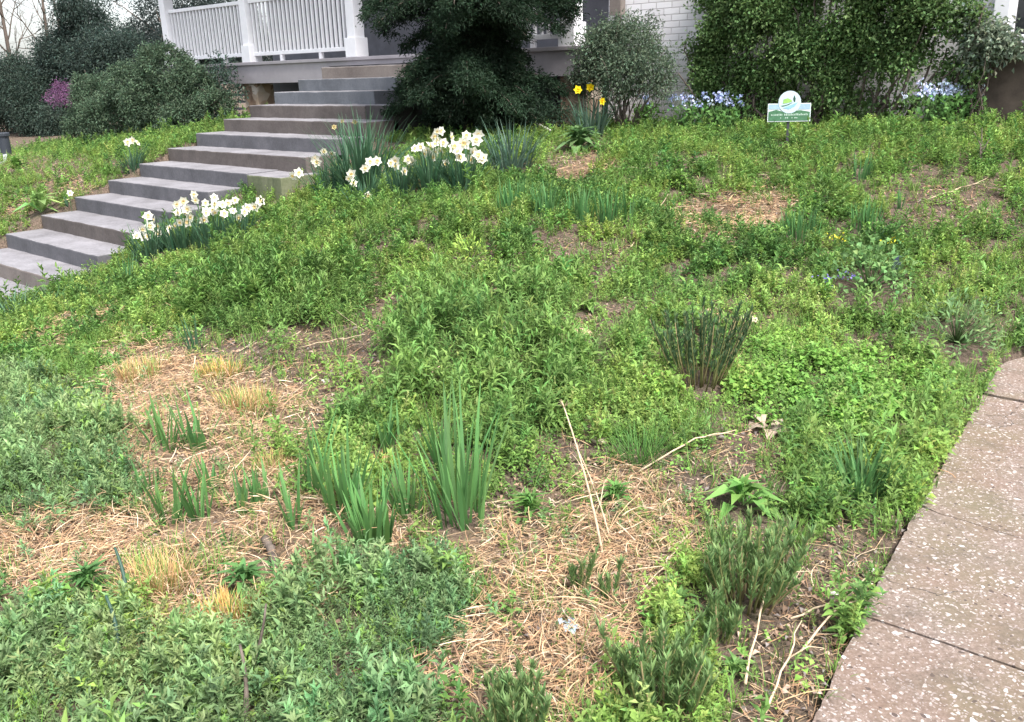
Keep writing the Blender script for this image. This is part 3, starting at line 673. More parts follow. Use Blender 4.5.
clump('grass_tuft', 642, 462, 46, 62, 260, (.11, .24, .06), 'fine dense grass tuft in the middle of the bank', 'grass tuft', .0035, None, .5, .7)
clump('strappy_plant', 10, 318, 44, 50, 45, (.1, .19, .11), 'pale blue green strap leaves cut by the left edge of the photograph', 'bulb plant', .014, None, .6, .6)
# grass stubble, cut and dried
def stub(px, py, hp_, wp, n, lab, cs=((.42, .27, .09), (.33, .29, .1), (.45, .3, .14))):
    def ex(vm_, b, H, rad):
        k = n // 2; a = rng.random(k) * 6.28; r = rad * 1.25 * np.sqrt(rng.random(k)); P = b + np.stack([np.cos(a) * r, np.sin(a) * r, 0 * a], 1); P[:, 2] = terr(P[:, 0], P[:, 1])
        vm_.blades(P, rng.random(k) * 6.28, rng.uniform(.6, 1.4, k), H * rng.uniform(.6, 1.2, k), .003 + 0 * a, .5, jcol((.55, .38, .24), k), 3, 6)
        k = n // 3; vm_.blades(P[:k], rng.random(k) * 6.28, rng.uniform(.0, .4, k), H * rng.uniform(.8, 1.2, k), .003 + 0 * a[:k], .3, jcol((.2, .3, .08), k), 3, 3)
    c = cs[int(px) % 3]
    clump('grass_stubble', px, py, hp_ * .8, wp, int(n * 1.3), c, lab, 'grass stubble', .003, 'cut ornamental grass stubble', .45, .3, 3, .2, 8, DRY, hv=(.5, 1.1), extra=ex)
for a in [(158, 592, 52, 84, 330, 'cut yellow grass stubble, lower left in the straw'), (228, 628, 42, 60, 200, 'cut grass stubble at the lower rim of the straw by the leafy mat'),
          (140, 378, 30, 66, 260, 'olive cut grass stubble farthest up the left straw patch'), (248, 410, 34, 76, 330, 'wide cut grass stubble near the brown mulch'),
          (272, 470, 26, 44, 150, 'small cut grass stubble above the open straw'), (384, 470, 22, 36, 110, 'smallest cut grass stubble, behind the iris leaves'),
          (120, 330, 14, 40, 90, 'low orange grass stubble near the strappy tuft'), (40, 338, 10, 40, 80, 'flat orange grass stubble at far left'), (222, 378, 26, 60, 200, 'yellow cut grass stubble behind the iris fans')]: stub(*a)
# stiff stem clumps clothed in upright leaves
def spikes(px, py, hp_, wp, n, lab, cat='perennial', top=(.22, .34, .13), spread=.5):
    b = gnd(px, py); d = depth(b); H = hp_ * d / FPX; H *= .88; rad = wp * d / FPX * .24
    vs_ = VM(); vl = VM(); keepout(b, rad * 1.3, H * .3)
    for i in range(n):
        a = rng.random() * 6.28; r = rad * math.sqrt(rng.random()); p0 = b + np.array([math.cos(a) * r, math.sin(a) * r, -.02]); h = H * rng.uniform(.55, 1.08)
        ti = spread * (r / rad) ** 1.0 * rng.uniform(.5, 1.2); dr = np.array([math.cos(a) * math.sin(ti), math.sin(a) * math.sin(ti), math.cos(ti)])
        u = np.linspace(0, 1, 5)[:, None]; pts = p0 + dr * h * u + np.cumsum(rng.normal(0, .004, (5, 3)), 0) + np.array([0, 0, 1]) * (.03 * h * u ** 2)
        vs_.tube(pts, np.linspace(.0035, .002, 5), (.24, .25, .1) if rng.random() < .6 else (.38, .31, .17), 5)
        m_ = int(44 + 60 * h); s2 = rng.uniform(.2, 1.0, m_) ** .7; c_ = p0 + (pts[-1] - p0) * s2[:, None]; az = np.arange(m_) * 2.4; el = np.radians(rng.uniform(48, 80, m_))
        D = np.stack([np.cos(az) * np.cos(el), np.sin(az) * np.cos(el), np.sin(el)], 1) + dr * .3
        vl.leaves(c_, D, rdir(m_) * .3 - np.stack([np.cos(az), np.sin(az), 0 * az], 1), rng.uniform(.028, .045, m_) * (.8 + .3 * s2), .0068 + 0 * s2, .1, jcol(top, m_, .18) * (1.15 - .35 * s2[:, None]), False)
    o = empty('spiky_perennial', b, lab, cat, 'stiff clumps of upright leafy stems')
    vs_.build('stems', LEAF, o, origin=b); vl.build('foliage', LEAF, o, origin=b)
spikes(700, 385, 88, 92, 46, 'tall stiff clump of upright stems standing amid clover, upper right of centre', top=(.1, .17, .08))
spikes(745, 600, 96, 108, 60, 'bushy stiff clump of upright stems nearest the walkway')
spikes(662, 705, 96, 120, 46, 'stiff clump of upright stems over straw at the bottom edge')
spikes(515, 742, 88, 100, 30, 'stiff clump of upright stems cut off by the bottom edge', spread=.25)
spikes(578, 588, 62, 18, 5, 'few lone upright leafy stems right of the dry stalk foot', spread=.5)
spikes(608, 600, 54, 16, 3, 'pair of thin upright leafy stems in the straw', spread=.4)
spikes(720, 640, 60, 40, 14, 'small stiff clump of upright stems squeezed below the bushy one')
# broad leaved rosettes
def mound(px, py, wp, hp_, n, L, W, col, lab):
    b = gnd(px, py); d = depth(b); R = wp * d / FPX * .5; H = hp_ * d / FPX; q = rdir(n); q[:, 2] = np.abs(q[:, 2]); k = rng.uniform(.45, 1, (n, 1)) ** .5
    P_ = b + q * k * np.array([R, R, H]) * (1 + .15 * np.sin(q[:, :1] * 9 + q[:, 1:2] * 7)); vm_ = VM(); keepout(b, R * .9, R * .7)
    vm_.leaves(P_, q * .8 + rng.normal(0, .5, (n, 3)) + (0, 0, .35), q + rng.normal(0, .3, (n, 3)) + (0, 0, .8), L * rng.uniform(.7, 1.3, n), W * rng.uniform(.7, 1.3, n), .4, jcol(col, n, .17), False, .6)
    for i in range(0, n, 6): vm_.tube([b, P_[i]], [.003, .002], np.array(col) * .8, 3)
    return tag(vm_.build('leafy_plant', LEAF, origin=b), lab, 'leafy plant')
def rosette(name, px, py, wp, n, col, lab, W=.3, e=(5, 60), cat='leafy plant', tall=.3, group=None, bl=.55):
    b = gnd(px, py); d = depth(b); R = wp * d / FPX * .55; k = np.arange(n); u = (k + .5) / n; az = k * 2.4 + rng.normal(0, .25, n); el = np.radians(e[0] + (e[1] - e[0]) * u)
    D = np.stack([np.cos(az) * np.cos(el), np.sin(az) * np.cos(el), np.sin(el)], 1); L = R * rng.uniform(.7, 1.1, n) * (1.1 - .35 * u)
    vm_ = VM(); B = b + rdir(n) * R * .08 + np.array([0, 0, 1]) * (R * tall * u)[:, None]; vm_.leaves(B, D, np.array([[0, 0, 1.]]) - D * .3, L, L * W, .5, jcol(col, n, .12), False, bl); keepout(b, R * .6, R * .4)
    # finer inner leaves
    q = n; az2 = rng.random(q) * 6.28; el2 = np.radians(rng.uniform(30, 85, q)); D2 = np.stack([np.cos(az2) * np.cos(el2), np.sin(az2) * np.cos(el2), np.sin(el2)], 1)
    vm_.leaves(b + np.array([0, 0, R * tall]) + rdir(q) * R * .15, D2, np.array([[0, 0, 1.]]) - D2 * .3, R * .45 * np.ones(q), R * .45 * W * np.ones(q), .5, jcol(col, q, .12), False, bl)
    return tag(vm_.build(name, LEAF, origin=b), lab, cat, group)
rosette('leafy_plant', 742, 512, 80, 18, (.17, .33, .09), 'pale green broad leaved plant above the bushy stiff clump', .34)
rosette('leafy_plant', 590, 312, 30, 14, (.2, .34, .09), 'light green plant beside the tan stone, upper middle', .4)
mound(955, 345, 90, 48, 420, .05, .012, (.17, .28, .11), 'rounded fuzzy leaved clump beside the top of the walkway',)
mound(868, 290, 84, 52, 420, .034, .028, (.16, .29, .1), 'wide scallop leaved clump left of the dark plant label',)
mound(470, 262, 40, 28, 160, .05, .011, (.3, .44, .09), 'bright lime green feathery plant alone on the upper bank')
rosette('leafy_plant', 42, 215, 52, 18, (.25, .4, .13), 'bright pale green broad leaved plant left of the lower steps', .3, (20, 70))
rosette('leafy_plant', 18, 172, 30, 26, (.18, .34, .08), 'small bright leafy plant at the far left, under the dark trees', .3, (10, 70), tall=.5)
rosette('leafy_plant', 885, 418, 52, 16, (.22, .4, .09), 'yellow green broad leaved seedling by the strap leaved clump', .5, (5, 60))
rosette('leafy_plant', 160, 500, 26, 12, (.2, .34, .1), 'small broad leaved seedling hidden amid the iris fans', .35)
rosette('leafy_plant', 680, 605, 40, 16, (.18, .33, .1), 'small green seedling between the two large stiff clumps', .3)
rosette('leafy_plant', 735, 672, 46, 20, (.18, .33, .1), 'light green narrow leaved seedling near the bottom of the walkway', .22)
rosette('leafy_plant', 90, 595, 70, 40, (.12, .25, .08), 'leafy green plant pushing up beside the dark green stakes', .2, (10, 75), tall=.5)
rosette('leafy_plant', 245, 590, 66, 34, (.12, .25, .08), 'leafy green plant between the two front tufts of stubble', .2, (5, 60), tall=.4)
rosette('leafy_plant', 530, 520, 60, 30, (.13, .27, .07), 'narrow leaved green plant right of the largest iris clump', .18, (5, 60), tall=.4)
rosette('leafy_plant', 615, 505, 52, 30, (.13, .27, .07), 'low green plant beside the foot of the dry stalk', .18, (5, 60), tall=.4)
rosette('leafy_plant', 580, 150, 50, 40, (.14, .26, .1), 'low leafy plant in front of the yellow daffodils', .35, (5, 60), tall=.4)

# ---- daffodils
def flower(parent, root, base, head, face, s, col, cup, stemcol=(.1, .2, .08)):
    f = np.array(face, float); f /= np.linalg.norm(f); a = np.cross(f, (0, 0, 1.)); a /= np.linalg.norm(a) + 1e-9; b_ = np.cross(f, a)
    v = VM(); k = np.arange(6) * math.pi / 3 + rng.random(); D = (a[None] * np.cos(k)[:, None] + b_[None] * np.sin(k)[:, None]) + f * .12
    v.leaves(np.tile(head, (6, 1)), D, np.tile(f, (6, 1)), s * 1.05 * rng.uniform(.85, 1.1, 6), s * .85 * np.ones(6), -.15, jcol(col, 6, .05, .02), False, .5)
    o = v.build('flower', PETAL, parent, origin=root)
    c = VM(); n = 10; rr = [.1, .2, .24, .31]; zz = [0, .1, .25, .34]; th = np.arange(n) * 2 * math.pi / n
    V = np.array([head + f * s * z_ + (a * math.cos(t) + b_ * math.sin(t)) * s * r_ for r_, z_ in zip(rr, zz) for t in th]); t_ = []
    for i in range(3):
        for j in range(n): p, q = i * n + j, i * n + (j + 1) % n; t_ += [(p, q, q + n), (p, q + n, p + n)]
    c.add(V, np.array(t_), np.tile(np.array(cup, float), (len(V), 1))); c.build('cup', PETAL, o, origin=root)
    t = VM(); mid = (np.array(base) + head) / 2 + rng.normal(0, .01, 3); bk = head - f * s * .35 + np.array([0, 0, .012]); t.tube([base, mid, bk, head], [.004, .0035, .003, .003], stemcol, 5); t.build('stem', LEAF, o, origin=root)
def daffs(px, py, hp_, wp, n, heads, lab, sizepx=8, col=(.86, .84, .74), cup=(.85, .66, .3), group='white daffodil clumps', W=.014, leafcol=DF):
    n = int(n * 1.7); b = gnd(px, py); d = depth(b); o = empty('daffodil_clump', b, lab, 'daffodils', group); keepout(b, wp * d / FPX * .42, .2)
    a = rng.random(n) * 6.28; rad = wp * d / FPX * .36; r = rad * np.sqrt(rng.random(n)); P = b + np.stack([np.cos(a) * r, np.sin(a) * r, 0 * a], 1); P[:, 2] = terr(P[:, 0], P[:, 1]) - .02
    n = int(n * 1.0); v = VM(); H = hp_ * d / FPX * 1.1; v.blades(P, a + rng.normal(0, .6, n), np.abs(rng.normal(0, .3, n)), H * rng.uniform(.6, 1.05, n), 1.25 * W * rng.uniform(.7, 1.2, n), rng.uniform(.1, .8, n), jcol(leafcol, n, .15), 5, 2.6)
    v.build('foliage', LEAF, o, origin=b)
    if sizepx == 8: heads = heads + [(hx_ + rng.normal(0, 5), hy_ + rng.normal(1, 5)) for hx_, hy_ in heads if rng.random() < .45]
    for hx, hy in heads:
        sc_h = .84 if sizepx == 8 else 1.
        dd_ = d + rng.normal(0, .09) - .03; rr_ = ray(hx, hy); hd = rr_ * dd_; bs_ = b + (hd - b) * np.array([.45, .45, 0]); bs_[2] = T(bs_[0], bs_[1])
        fc = -rr_ / np.linalg.norm(rr_) + rng.normal(0, .45, 3) + np.array([.15, -.1, -.1]); flower(o, b, bs_, hd, fc, sc_h * sizepx * dd_ / FPX * rng.uniform(.62, .85), col, cup)
daffs(152, 258, 40, 44, 55, [(137, 236), (143, 229), (150, 226), (155, 220), (158, 233), (148, 236)], 'white daffodil clump nearest the foot of the steps')
daffs(184, 250, 44, 44, 60, [(174, 226), (180, 222), (186, 212), (183, 201), (190, 217), (178, 213), (170, 228), (187, 222)], 'white daffodil clump with the tallest flowers along the step edge')
daffs(212, 246, 40, 34, 48, [(205, 203), (212, 210), (206, 214), (196, 200), (215, 204)], 'white daffodil clump third from the foot of the steps')
daffs(238, 240, 38, 40, 50, [(222, 205), (228, 203), (233, 211), (235, 200), (244, 212), (247, 208), (224, 214), (260, 201)], 'white daffodil clump at the upper end of the lower row')
daffs(330, 195, 40, 40, 40, [(324, 151), (317, 162), (299, 173)], 'sparse daffodil clump with three white flowers by the step ends')
daffs(365, 205, 36, 40, 48, [(351, 174), (353, 183), (368, 196), (365, 168), (349, 178), (370, 162), (377, 161)], 'white daffodil clump low on the left of the upper drift')
daffs(402, 196, 40, 38, 50, [(391, 163), (396, 166), (404, 171), (412, 161), (415, 149), (395, 160), (420, 147)], 'white daffodil clump in the middle of the upper drift')
daffs(432, 190, 50, 36, 60, [(434, 136), (437, 140), (441, 150), (433, 157), (446, 164), (430, 146), (437, 131), (427, 151), (443, 143)], 'crowded white daffodil clump below the conifer')
daffs(462, 188, 48, 40, 60, [(458, 152), (464, 143), (476, 140), (478, 134), (460, 158), (470, 159), (478, 156), (455, 147), (474, 151), (482, 158), (466, 136), (451, 137)], 'white daffodil clump at the right end of the upper drift', 9)
daffs(134, 168, 26, 26, 34, [(127, 142), (133, 140), (137, 143)], 'small white daffodil clump left of the steps under the lobed shrub', 6)
daffs(70, 206, 12, 10, 8, [(70, 193)], 'single white daffodil left of the steps on the weedy slope', 5)
daffs(590, 136, 42, 40, 55, [(578, 90), (590, 87), (602, 101)], 'daffodil clump with three bright yellow flowers before the rounded shrub', 6.5, (.85, .68, .02), (.85, .55, .01), None, .016, (.08, .14, .1))
daffs(352, 150, 30, 30, 20, [(334, 127), (342, 121), (355, 122)], 'fading pale yellow daffodils against the dark step end', 3.6, (.6, .5, .25), (.6, .4, .15), None)
# ---- bluebells
def bells(px, py, hp_, wp, nf, lab, fx, fy, col=(.42, .48, .76)):
    b = gnd(px, py); d = depth(b); o = empty('bluebell_plant', b, lab, 'bluebells', 'pale blue bluebells along the house wall'); keepout(b, .25, .2)
    v = VM(); n = 220; H = hp_ * d / FPX; rad = wp * d / FPX * .5
    P = b + np.stack([rng.normal(0, rad * .5, n), rng.normal(0, .12, n), rng.random(n) * H * .7], 1); v.leaves(P, rdir(n) + (0, -.2, .7), rdir(n) + (0, 0, 1.), .075 * rng.uniform(.6, 1.2, n), .035 * np.ones(n), .4, jcol((.12, .25, .07), n), False); v.build('foliage', LEAF, o, origin=b)
    for i in range(nf * 2):
        c = ray(px + rng.normal(0, wp * .32), fy + rng.normal(0, 4)) * (d - .12); f = VM(); m_ = 9; D = rdir(m_) * .6 + (0, -.1, -.6)
        f.leaves(c + rng.normal(0, .016, (m_, 3)), D, rdir(m_), .034 * np.ones(m_), .024 * np.ones(m_), -.1, jcol(col if rng.random() < .7 else (.6, .68, .85), m_, .1), False); fo = f.build('flower_head', PETAL, o, origin=b)
        t = VM(); t.tube([b + (c - b) * np.array([.8, .8, 0]), (b + c) / 2, c], [.004, .003, .002], (.12, .2, .08), 4); t.build('stem', LEAF, fo, origin=b)
bells(646, 126, 26, 18, 4, 'small bluebell plant under the right side of the rounded shrub', 0, 99)
bells(690, 130, 32, 40, 9, 'bluebells before the worn foot of the white brick wall', 0, 99)
bells(722, 130, 30, 40, 9, 'bluebells left of the sign under the climbing evergreen', 0, 98)
bells(938, 126, 38, 44, 13, 'pale bluebells at the right under the climbing evergreen', 0, 90, (.55, .6, .8))
bells(962, 122, 38, 40, 13, 'whitest bluebells below the grey green shrub', 0, 89, (.7, .74, .85))
bells(1002, 112, 36, 24, 5, 'violet blue bells near the dark base of the window', 0, 75, (.36, .38, .8))
for px, py, lab in [(825, 300, 'tiny violet flowers in the weeds left of the wide scallop leaved clump'), (846, 297, 'tiny violet flowers directly under the wide scallop leaved clump')]:
    b = gnd(px, py); v = VM(); m_ = 26; v.leaves(b + rng.normal(0, .03, (m_, 3)) * (1, 1, .4) + (0, 0, .13), rdir(m_), rdir(m_), .014 * np.ones(m_), .011 * np.ones(m_), .1, jcol((.25, .2, .62), m_)); tag(v.build('violets', PETAL, origin=b), lab, 'flowers', 'tiny violet flowers', 'stuff')
for px, py, lab in [(833, 236, 'tiny yellow blossoms above the left of the wide scallop leaved clump'), (888, 240, 'tiny yellow blossoms above the right of the wide scallop leaved clump')]:
    b = gnd(px, py + 18); v = VM(); m_ = 22; hgt = 18 * depth(b) / FPX
    v.leaves(b + rng.normal(0, .03, (m_, 3)) * (1, 1, .35) + (0, 0, hgt), rdir(m_), rdir(m_), .016 * np.ones(m_), .012 * np.ones(m_), .1, jcol((.75, .7, .06), m_)); v.tube([b, b + (0, 0, hgt)], [.003, .002], (.12, .25, .06), 4); tag(v.build('yellow_blossoms', PETAL, origin=b), lab, 'flowers', 'tiny yellow blossoms')

# ================================================================== SMALL OBJECTS
# garden sign
sbp = gnd(787, 147); sdp = depth(sbp); s1 = sdp / FPX
keepout(sbp, .16, .2)
sg = empty('garden_sign', sbp, 'small green and white garden sign with round emblem on a dark stake', 'sign')
SW = plain('sign_white', (.5, .55, .56), .5, .05); SG = plain('sign_green', (.05, .135, .07), .45, .25, 30); SB = plain('sign_sky', (.25, .36, .46), .45, .12, 30); SLG = plain('sign_lime', (.22, .4, .1), .45, .12, 20); SD = plain('sign_dark_green', (.02, .06, .04), .45, .1); SWB = plain('sign_water', (.2, .38, .48), .45, .1, 30); IRON = plain('dark_metal', (.04, .04, .045), .5, .1)
w2 = 20.6 * s1; zb = (146 - 122.5) * s1; zt = (146 - 105) * s1; cz = (146 - 104) * s1; cr = 10.8 * s1
rzs = R_(33)                         # turned to face the walkway
out = [(-w2, zb), (w2, zb), (w2, zt)] + [(cr * math.cos(a), cz + cr * math.sin(a)) for a in np.linspace(math.asin((zt - cz) / cr), math.pi - math.asin((zt - cz) / cr), 26)] + [(-w2, zt)]
def sp_(h, name, m, par=sg, bev=0): o = h.build(name, m, par, bev); return o
plate = sp_(HB().prism(out, -.006, .006, 'y'), 'plate', SW)
e = .008
sp_(HB().prism([(-w2 + e, zb + e), (w2 - e, zb + e), (w2 - e, zb + .52 * (zt - zb)), (w2 * .5, zb + .62 * (zt - zb)), (-w2 * .2, zb + .5 * (zt - zb)), (-w2 * .6, zb + .66 * (zt - zb)), (-w2 + e, zb + .55 * (zt - zb))], -.0085, -.0062, 'y'), 'green_band', SG, plate)
sp_(HB().prism([(-w2 + e, zb + .7 * (zt - zb)), (w2 - e, zb + .66 * (zt - zb)), (w2 - e, zt - e), (-w2 + e, zt - e)], -.0085, -.0062, 'y'), 'sky_band', SB, plate)
circ = lambda r, a0=0, a1=2 * math.pi, n=36: [(r * math.cos(a), cz + r * math.sin(a)) for a in np.linspace(a0, a1, n, endpoint=(a1 - a0) < 6.2)]
sp_(HB().prism(circ(cr * .985), -.011, -.0087, 'y'), 'emblem', plain('sign_pale_blue', (.4, .5, .55), .45, .06, 40), plate)
C_ = cr
sp_(HB().prism([(-.62 * C_, cz - .12 * C_), (-.1 * C_, cz - .05 * C_), (.2 * C_, cz + .05 * C_), (.15 * C_, cz + .2 * C_), (-.2 * C_, cz + .36 * C_), (-.55 * C_, cz + .26 * C_)], -.013, -.0112, 'y'), 'emblem_meadow', SLG, plate)
sp_(HB().prism([(.38 * C_, cz + .02 * C_), (.28 * C_, cz + .3 * C_), (.38 * C_, cz + .62 * C_), (.5 * C_, cz + .3 * C_), (.48 * C_, cz + .02 * C_)], -.013, -.0112, 'y'), 'emblem_tree', SD, plate)
sp_(HB().prism([(-.8 * C_, cz - .3 * C_), (-.3 * C_, cz - .22 * C_), (.3 * C_, cz + .0 * C_), (-.1 * C_, cz - .25 * C_), (-.6 * C_, cz - .38 * C_)], -.013, -.0112, 'y'), 'emblem_bank', SG, plate)
sp_(HB().prism([(-.6 * C_, cz - .5 * C_), (0, cz - .3 * C_), (.7 * C_, cz - .02 * C_), (.45 * C_, cz - .38 * C_), (-.05 * C_, cz - .62 * C_)], -.013, -.0112, 'y'), 'emblem_river', SWB, plate)
h = HB(); r_ = random.Random(3)
for row, (xa, xb, zz, hh) in enumerate([(-.84, .84, .33, .085), (-.4, .36, .17, .055)]):
    x = xa
    while x < xb:
        wd = r_.uniform(.035, .06)
        if r_.random() > .12: h.box(x * w2, (x + wd) * w2, -.0102, -.0087, zb + zz * (zt - zb), zb + (zz + hh * r_.uniform(.8, 1.4)) * (zt - zb))
        x += wd + .025
sp_(h, 'lettering', plain('sign_lettering', (.3, .4, .33), .5, .1), plate)
sp_(HB().box(-.012, .012, .007, .019, -.15, zb + .1), 'stake', IRON)
sg.rotation_euler = (R_(-4), 0, rzs)
# stones, bark, twigs, litter
def rock(px, py, wpx, m, name, lab, cat, flat=.5, group=None):
    b = gnd(px, py); s = wpx * depth(b) / FPX / 2
    import bmesh
    bm = bmesh.new(); bmesh.ops.create_icosphere(bm, subdivisions=3, radius=1)
    for v in bm.verts:
        k = 1 + .35 * mn.noise(v.co * 1.3 + Vector((px, py, 0))) + .1 * mn.noise(v.co * 4 + Vector((px, 0, 0))); v.co = Vector((v.co.x * s * k, v.co.y * s * .75 * k, v.co.z * s * flat * k))
    me = bpy.data.meshes.new(name); bm.to_mesh(me); bm.free(); me.materials.append(m); o = bpy.data.objects.new(name, me); COL.objects.link(o); o.location = [float(v) for v in b + (0, 0, s * flat * .5)]
    tag(o, lab, cat, group); return o
rock(583, 334, 22, plain('tan_rock', (.42, .3, .19), .85, .2, 20), 'stone', 'tan rounded stone showing through weeds in the upper middle', 'stone')
rock(600, 443, 20, plain('pale_rock', (.5, .42, .32), .85, .2, 20), 'stone', 'flat pale stone left of the dense grass tuft', 'stone', .3)
rock(662, 440, 12, TAN, 'stone', 'small grey brown stone touching the dense grass tuft', 'stone', .4)
rock(748, 325, 20, plain('beige_rock', (.48, .4, .3), .85, .2, 20), 'stone', 'beige stone beside the tall stiff clump', 'stone', .35)
rock(325, 378, 9, plain('white_rock', (.6, .57, .52), .8, .1, 20), 'stone', 'small whitish stone on the brown mulch', 'stone', .5)
rock(834, 596, 8, plain('pebble', (.6, .58, .55), .8, .1, 20), 'pebble', 'little white pebble on soil beside the walkway', 'pebble', .6)
rock(872, 568, 7, plain('pebble_pale', (.62, .6, .58), .8, .1, 20), 'pebble', 'little white pebble nearest the second slab joint', 'pebble', .6)
def crumple(px, py, wpx, col, name, lab, cat):
    b = gnd(px, py); s = wpx * depth(b) / FPX; v = VM(); n = 9
    v.leaves(b + rng.normal(0, s * .18, (n, 3)) * (1, 1, .3) + (0, 0, .035), rdir(n) * (1, 1, .35), rdir(n) * .4 + (0, 0, 1), s * .55 * np.ones(n), s * .4 * np.ones(n), .3, jcol(col, n, .07, .03)); return tag(v.build(name, DRY, smooth=False, origin=b), lab, cat)
crumple(568, 634, 22, (.36, .44, .5), 'paper_scrap', 'pale bluish scrap of litter lying in straw at the bottom centre', 'litter')
crumple(768, 432, 34, (.42, .33, .26), 'dead_leaf', 'crumpled pale dead leaf beside the mulch, right of centre', 'dead leaf')
crumple(700, 320, 16, (.5, .36, .25), 'dead_leaf', 'brown curled dead leaf behind the tall stiff clump', 'dead leaf')
def stick(pts, r0, r1, m, name, lab, cat, group=None, col=(.5, .4, .28), hs=None, sides=6):
    P_ = [gnd(px, py) + (0, 0, (hs[i] if hs else .03)) for i, (px, py) in enumerate(pts)]; v = VM(); P_ = np.array(P_)
    u = np.linspace(0, len(P_) - 1, 4 * len(P_)); Q = np.stack([np.interp(u, range(len(P_)), P_[:, j]) for j in range(3)], 1); Q[1:-1] += rng.normal(0, .003, Q[1:-1].shape)
    v.tube(Q, np.linspace(r0, r1, len(Q)) * rng.uniform(.85, 1.15, len(Q)), col, sides)
    if name == 'twig':
        k_ = len(Q) // 2; dv = Q[-1] - Q[0]; Ld = np.linalg.norm(dv); sd2 = np.cross(dv / Ld, (0, 0, 1.)); v.tube([Q[k_], Q[k_] + dv * .14 + sd2 * Ld * .1 + (0, 0, .01), Q[k_] + dv * .2 + sd2 * Ld * .2], [r0 * .6, r0 * .45, r0 * .25], col, 5)
    return tag(v.build(name, m, origin=P_[0]), lab, cat, group)
keepout(gnd(271, 560), .09, .06)
stick([(266, 544), (271, 556), (277, 574)], .016, .011, BARK, 'bark_piece', 'dark piece of bark lying on the pale straw', 'bark')
pale = plain('bleached_wood', (.5, .47, .46), .8, .15, 30)
stick([(508, 126), (528, 130), (550, 139)], .026, .014, pale, 'fallen_branch', 'pale fallen branch curving at the foot of the conifer', 'branch', hs=[.16, .12, .08])
for i, (pts, lab) in enumerate([([(38, 664), (10, 618)], 'straight pale stick leaning in the mat at the bottom left corner'), ([(300, 352), (366, 346)], 'pale twig across the brown mulch'),
    ([(85, 352), (128, 345)], 'pale twig above the left straw'), ([(745, 690), (775, 560)], 'long pale twig leaning beside the bushy stiff clump'),
    ([(800, 660), (862, 600)], 'pale twig slanting over the soil near the walkway'), ([(640, 480), (700, 455), (735, 445)], 'bent pale twig across the mulch right of the dense grass tuft'),
    ([(790, 625), (868, 624)], 'short pale twig lying level beside the walkway'), ([(765, 722), (800, 640)], 'pale twig at the bottom near the walkway corner'),
    ([(395, 400), (445, 378)], 'thin straw coloured stem behind the largest iris clump'), ([(630, 250), (668, 205)], 'thin pale stem next to the pale straw hollow'),
    ([(925, 205), (985, 188)], 'pale twig on the sparse soil at the upper right'), ([(690, 540), (640, 610)], 'pale bent stem between the lone stems and the bushy clump')]):
    stick(pts, .0038, .0018, STRAWM, 'twig', lab, 'twig', 'pale dead twigs on the bank', hs=[.03, .07, .05][:len(pts)] if len(pts) > 1 else None)
# upright dry stalks
def stalk(base, top, r, lab, m=STRAWM, tuft=True, group=None, name='dry_stalk', col=(.55, .45, .3)):
    b = gnd(*base); d = depth(b); t = ray(*top) * (d + .05); v = VM(); u = np.linspace(0, 1, 8)[:, None]; Q = b + (t - b) * u + np.array([.03, .03, 0]) * (u * (1 - u)); v.tube(Q, np.linspace(r, r * .45, 8), col, 6)
    if tuft:
        n = 14; v.blades(np.tile(Q[-1], (n, 1)), rng.random(n) * 6.28, rng.uniform(.1, .9, n), .03 + 0 * rng.random(n), .003 + 0 * rng.random(n), rng.uniform(0, .6, n), jcol((.6, .5, .36), n), 3)
        v.blades(Q[2:5], rng.random(3) * 6.28, rng.uniform(.3, .6, 3), .1 + 0 * rng.random(3), .004 + 0 * rng.random(3), rng.uniform(.5, 1, 3), jcol((.6, .5, .36), 3), 4)
    return tag(v.build(name, m, origin=b), lab, 'stalk' if name == 'dry_stalk' else 'stake', group)
stalk((604, 560), (564, 407), .005, 'tall bleached dry stalk with a tufted tip, centre of the bank')
stalk((612, 548), (578, 450), .0035, 'thinner dry stalk leaning beside the tall tufted one')
stalk((244, 735), (240, 645), .008, 'brown branched dead stem at the bottom left', BARK, False)
stalk((242, 700), (266, 604), .006, 'brown forked twig above the dead stem at the bottom left', BARK, False)
GR = plain('green_stake', (.03, .07, .05), .5, .15)
stalk((127, 612), (115, 548), .009, 'dark green plant stake pointing up left of the front stubble', GR, False, name='plant_stake')
stalk((120, 668), (106, 596), .009, 'dark green plant stake standing in the phlox mat', GR, False, name='plant_stake')
pl = gnd(893, 284); dl = depth(pl) / FPX
o = empty('plant_label', pl, 'dark slate plant label standing at the right of the scallop leaved clump', 'plant label')
HB().box(-.005, .005, -.005, .005, -.05, 12 * dl).build('stake', IRON, o); HB().box(-4 * dl, 4 * dl, -.007, .007, 12 * dl + .001, 26 * dl).build('plate', plain('slate', (.05, .06, .1), .4, .1), o, .004); o.rotation_euler = (0, R_(4), R_(30))
# leafless sapling at the upper right
b = gnd(980, 165); v = VM(); dd1 = depth(b)
for tx, ty_ in ((982, 128), (974, 132), (990, 138)): v.tube([b, ray((980 + tx) / 2, (165 + ty_) / 2) * dd1 + rng.normal(0, .02, 3), ray(tx, ty_) * dd1], [.008, .006, .003], (.1, .07, .05), 5)
tag(v.build('sapling', BARK, origin=b), 'thin leafless sapling stems near the upper right of the bank', 'sapling')
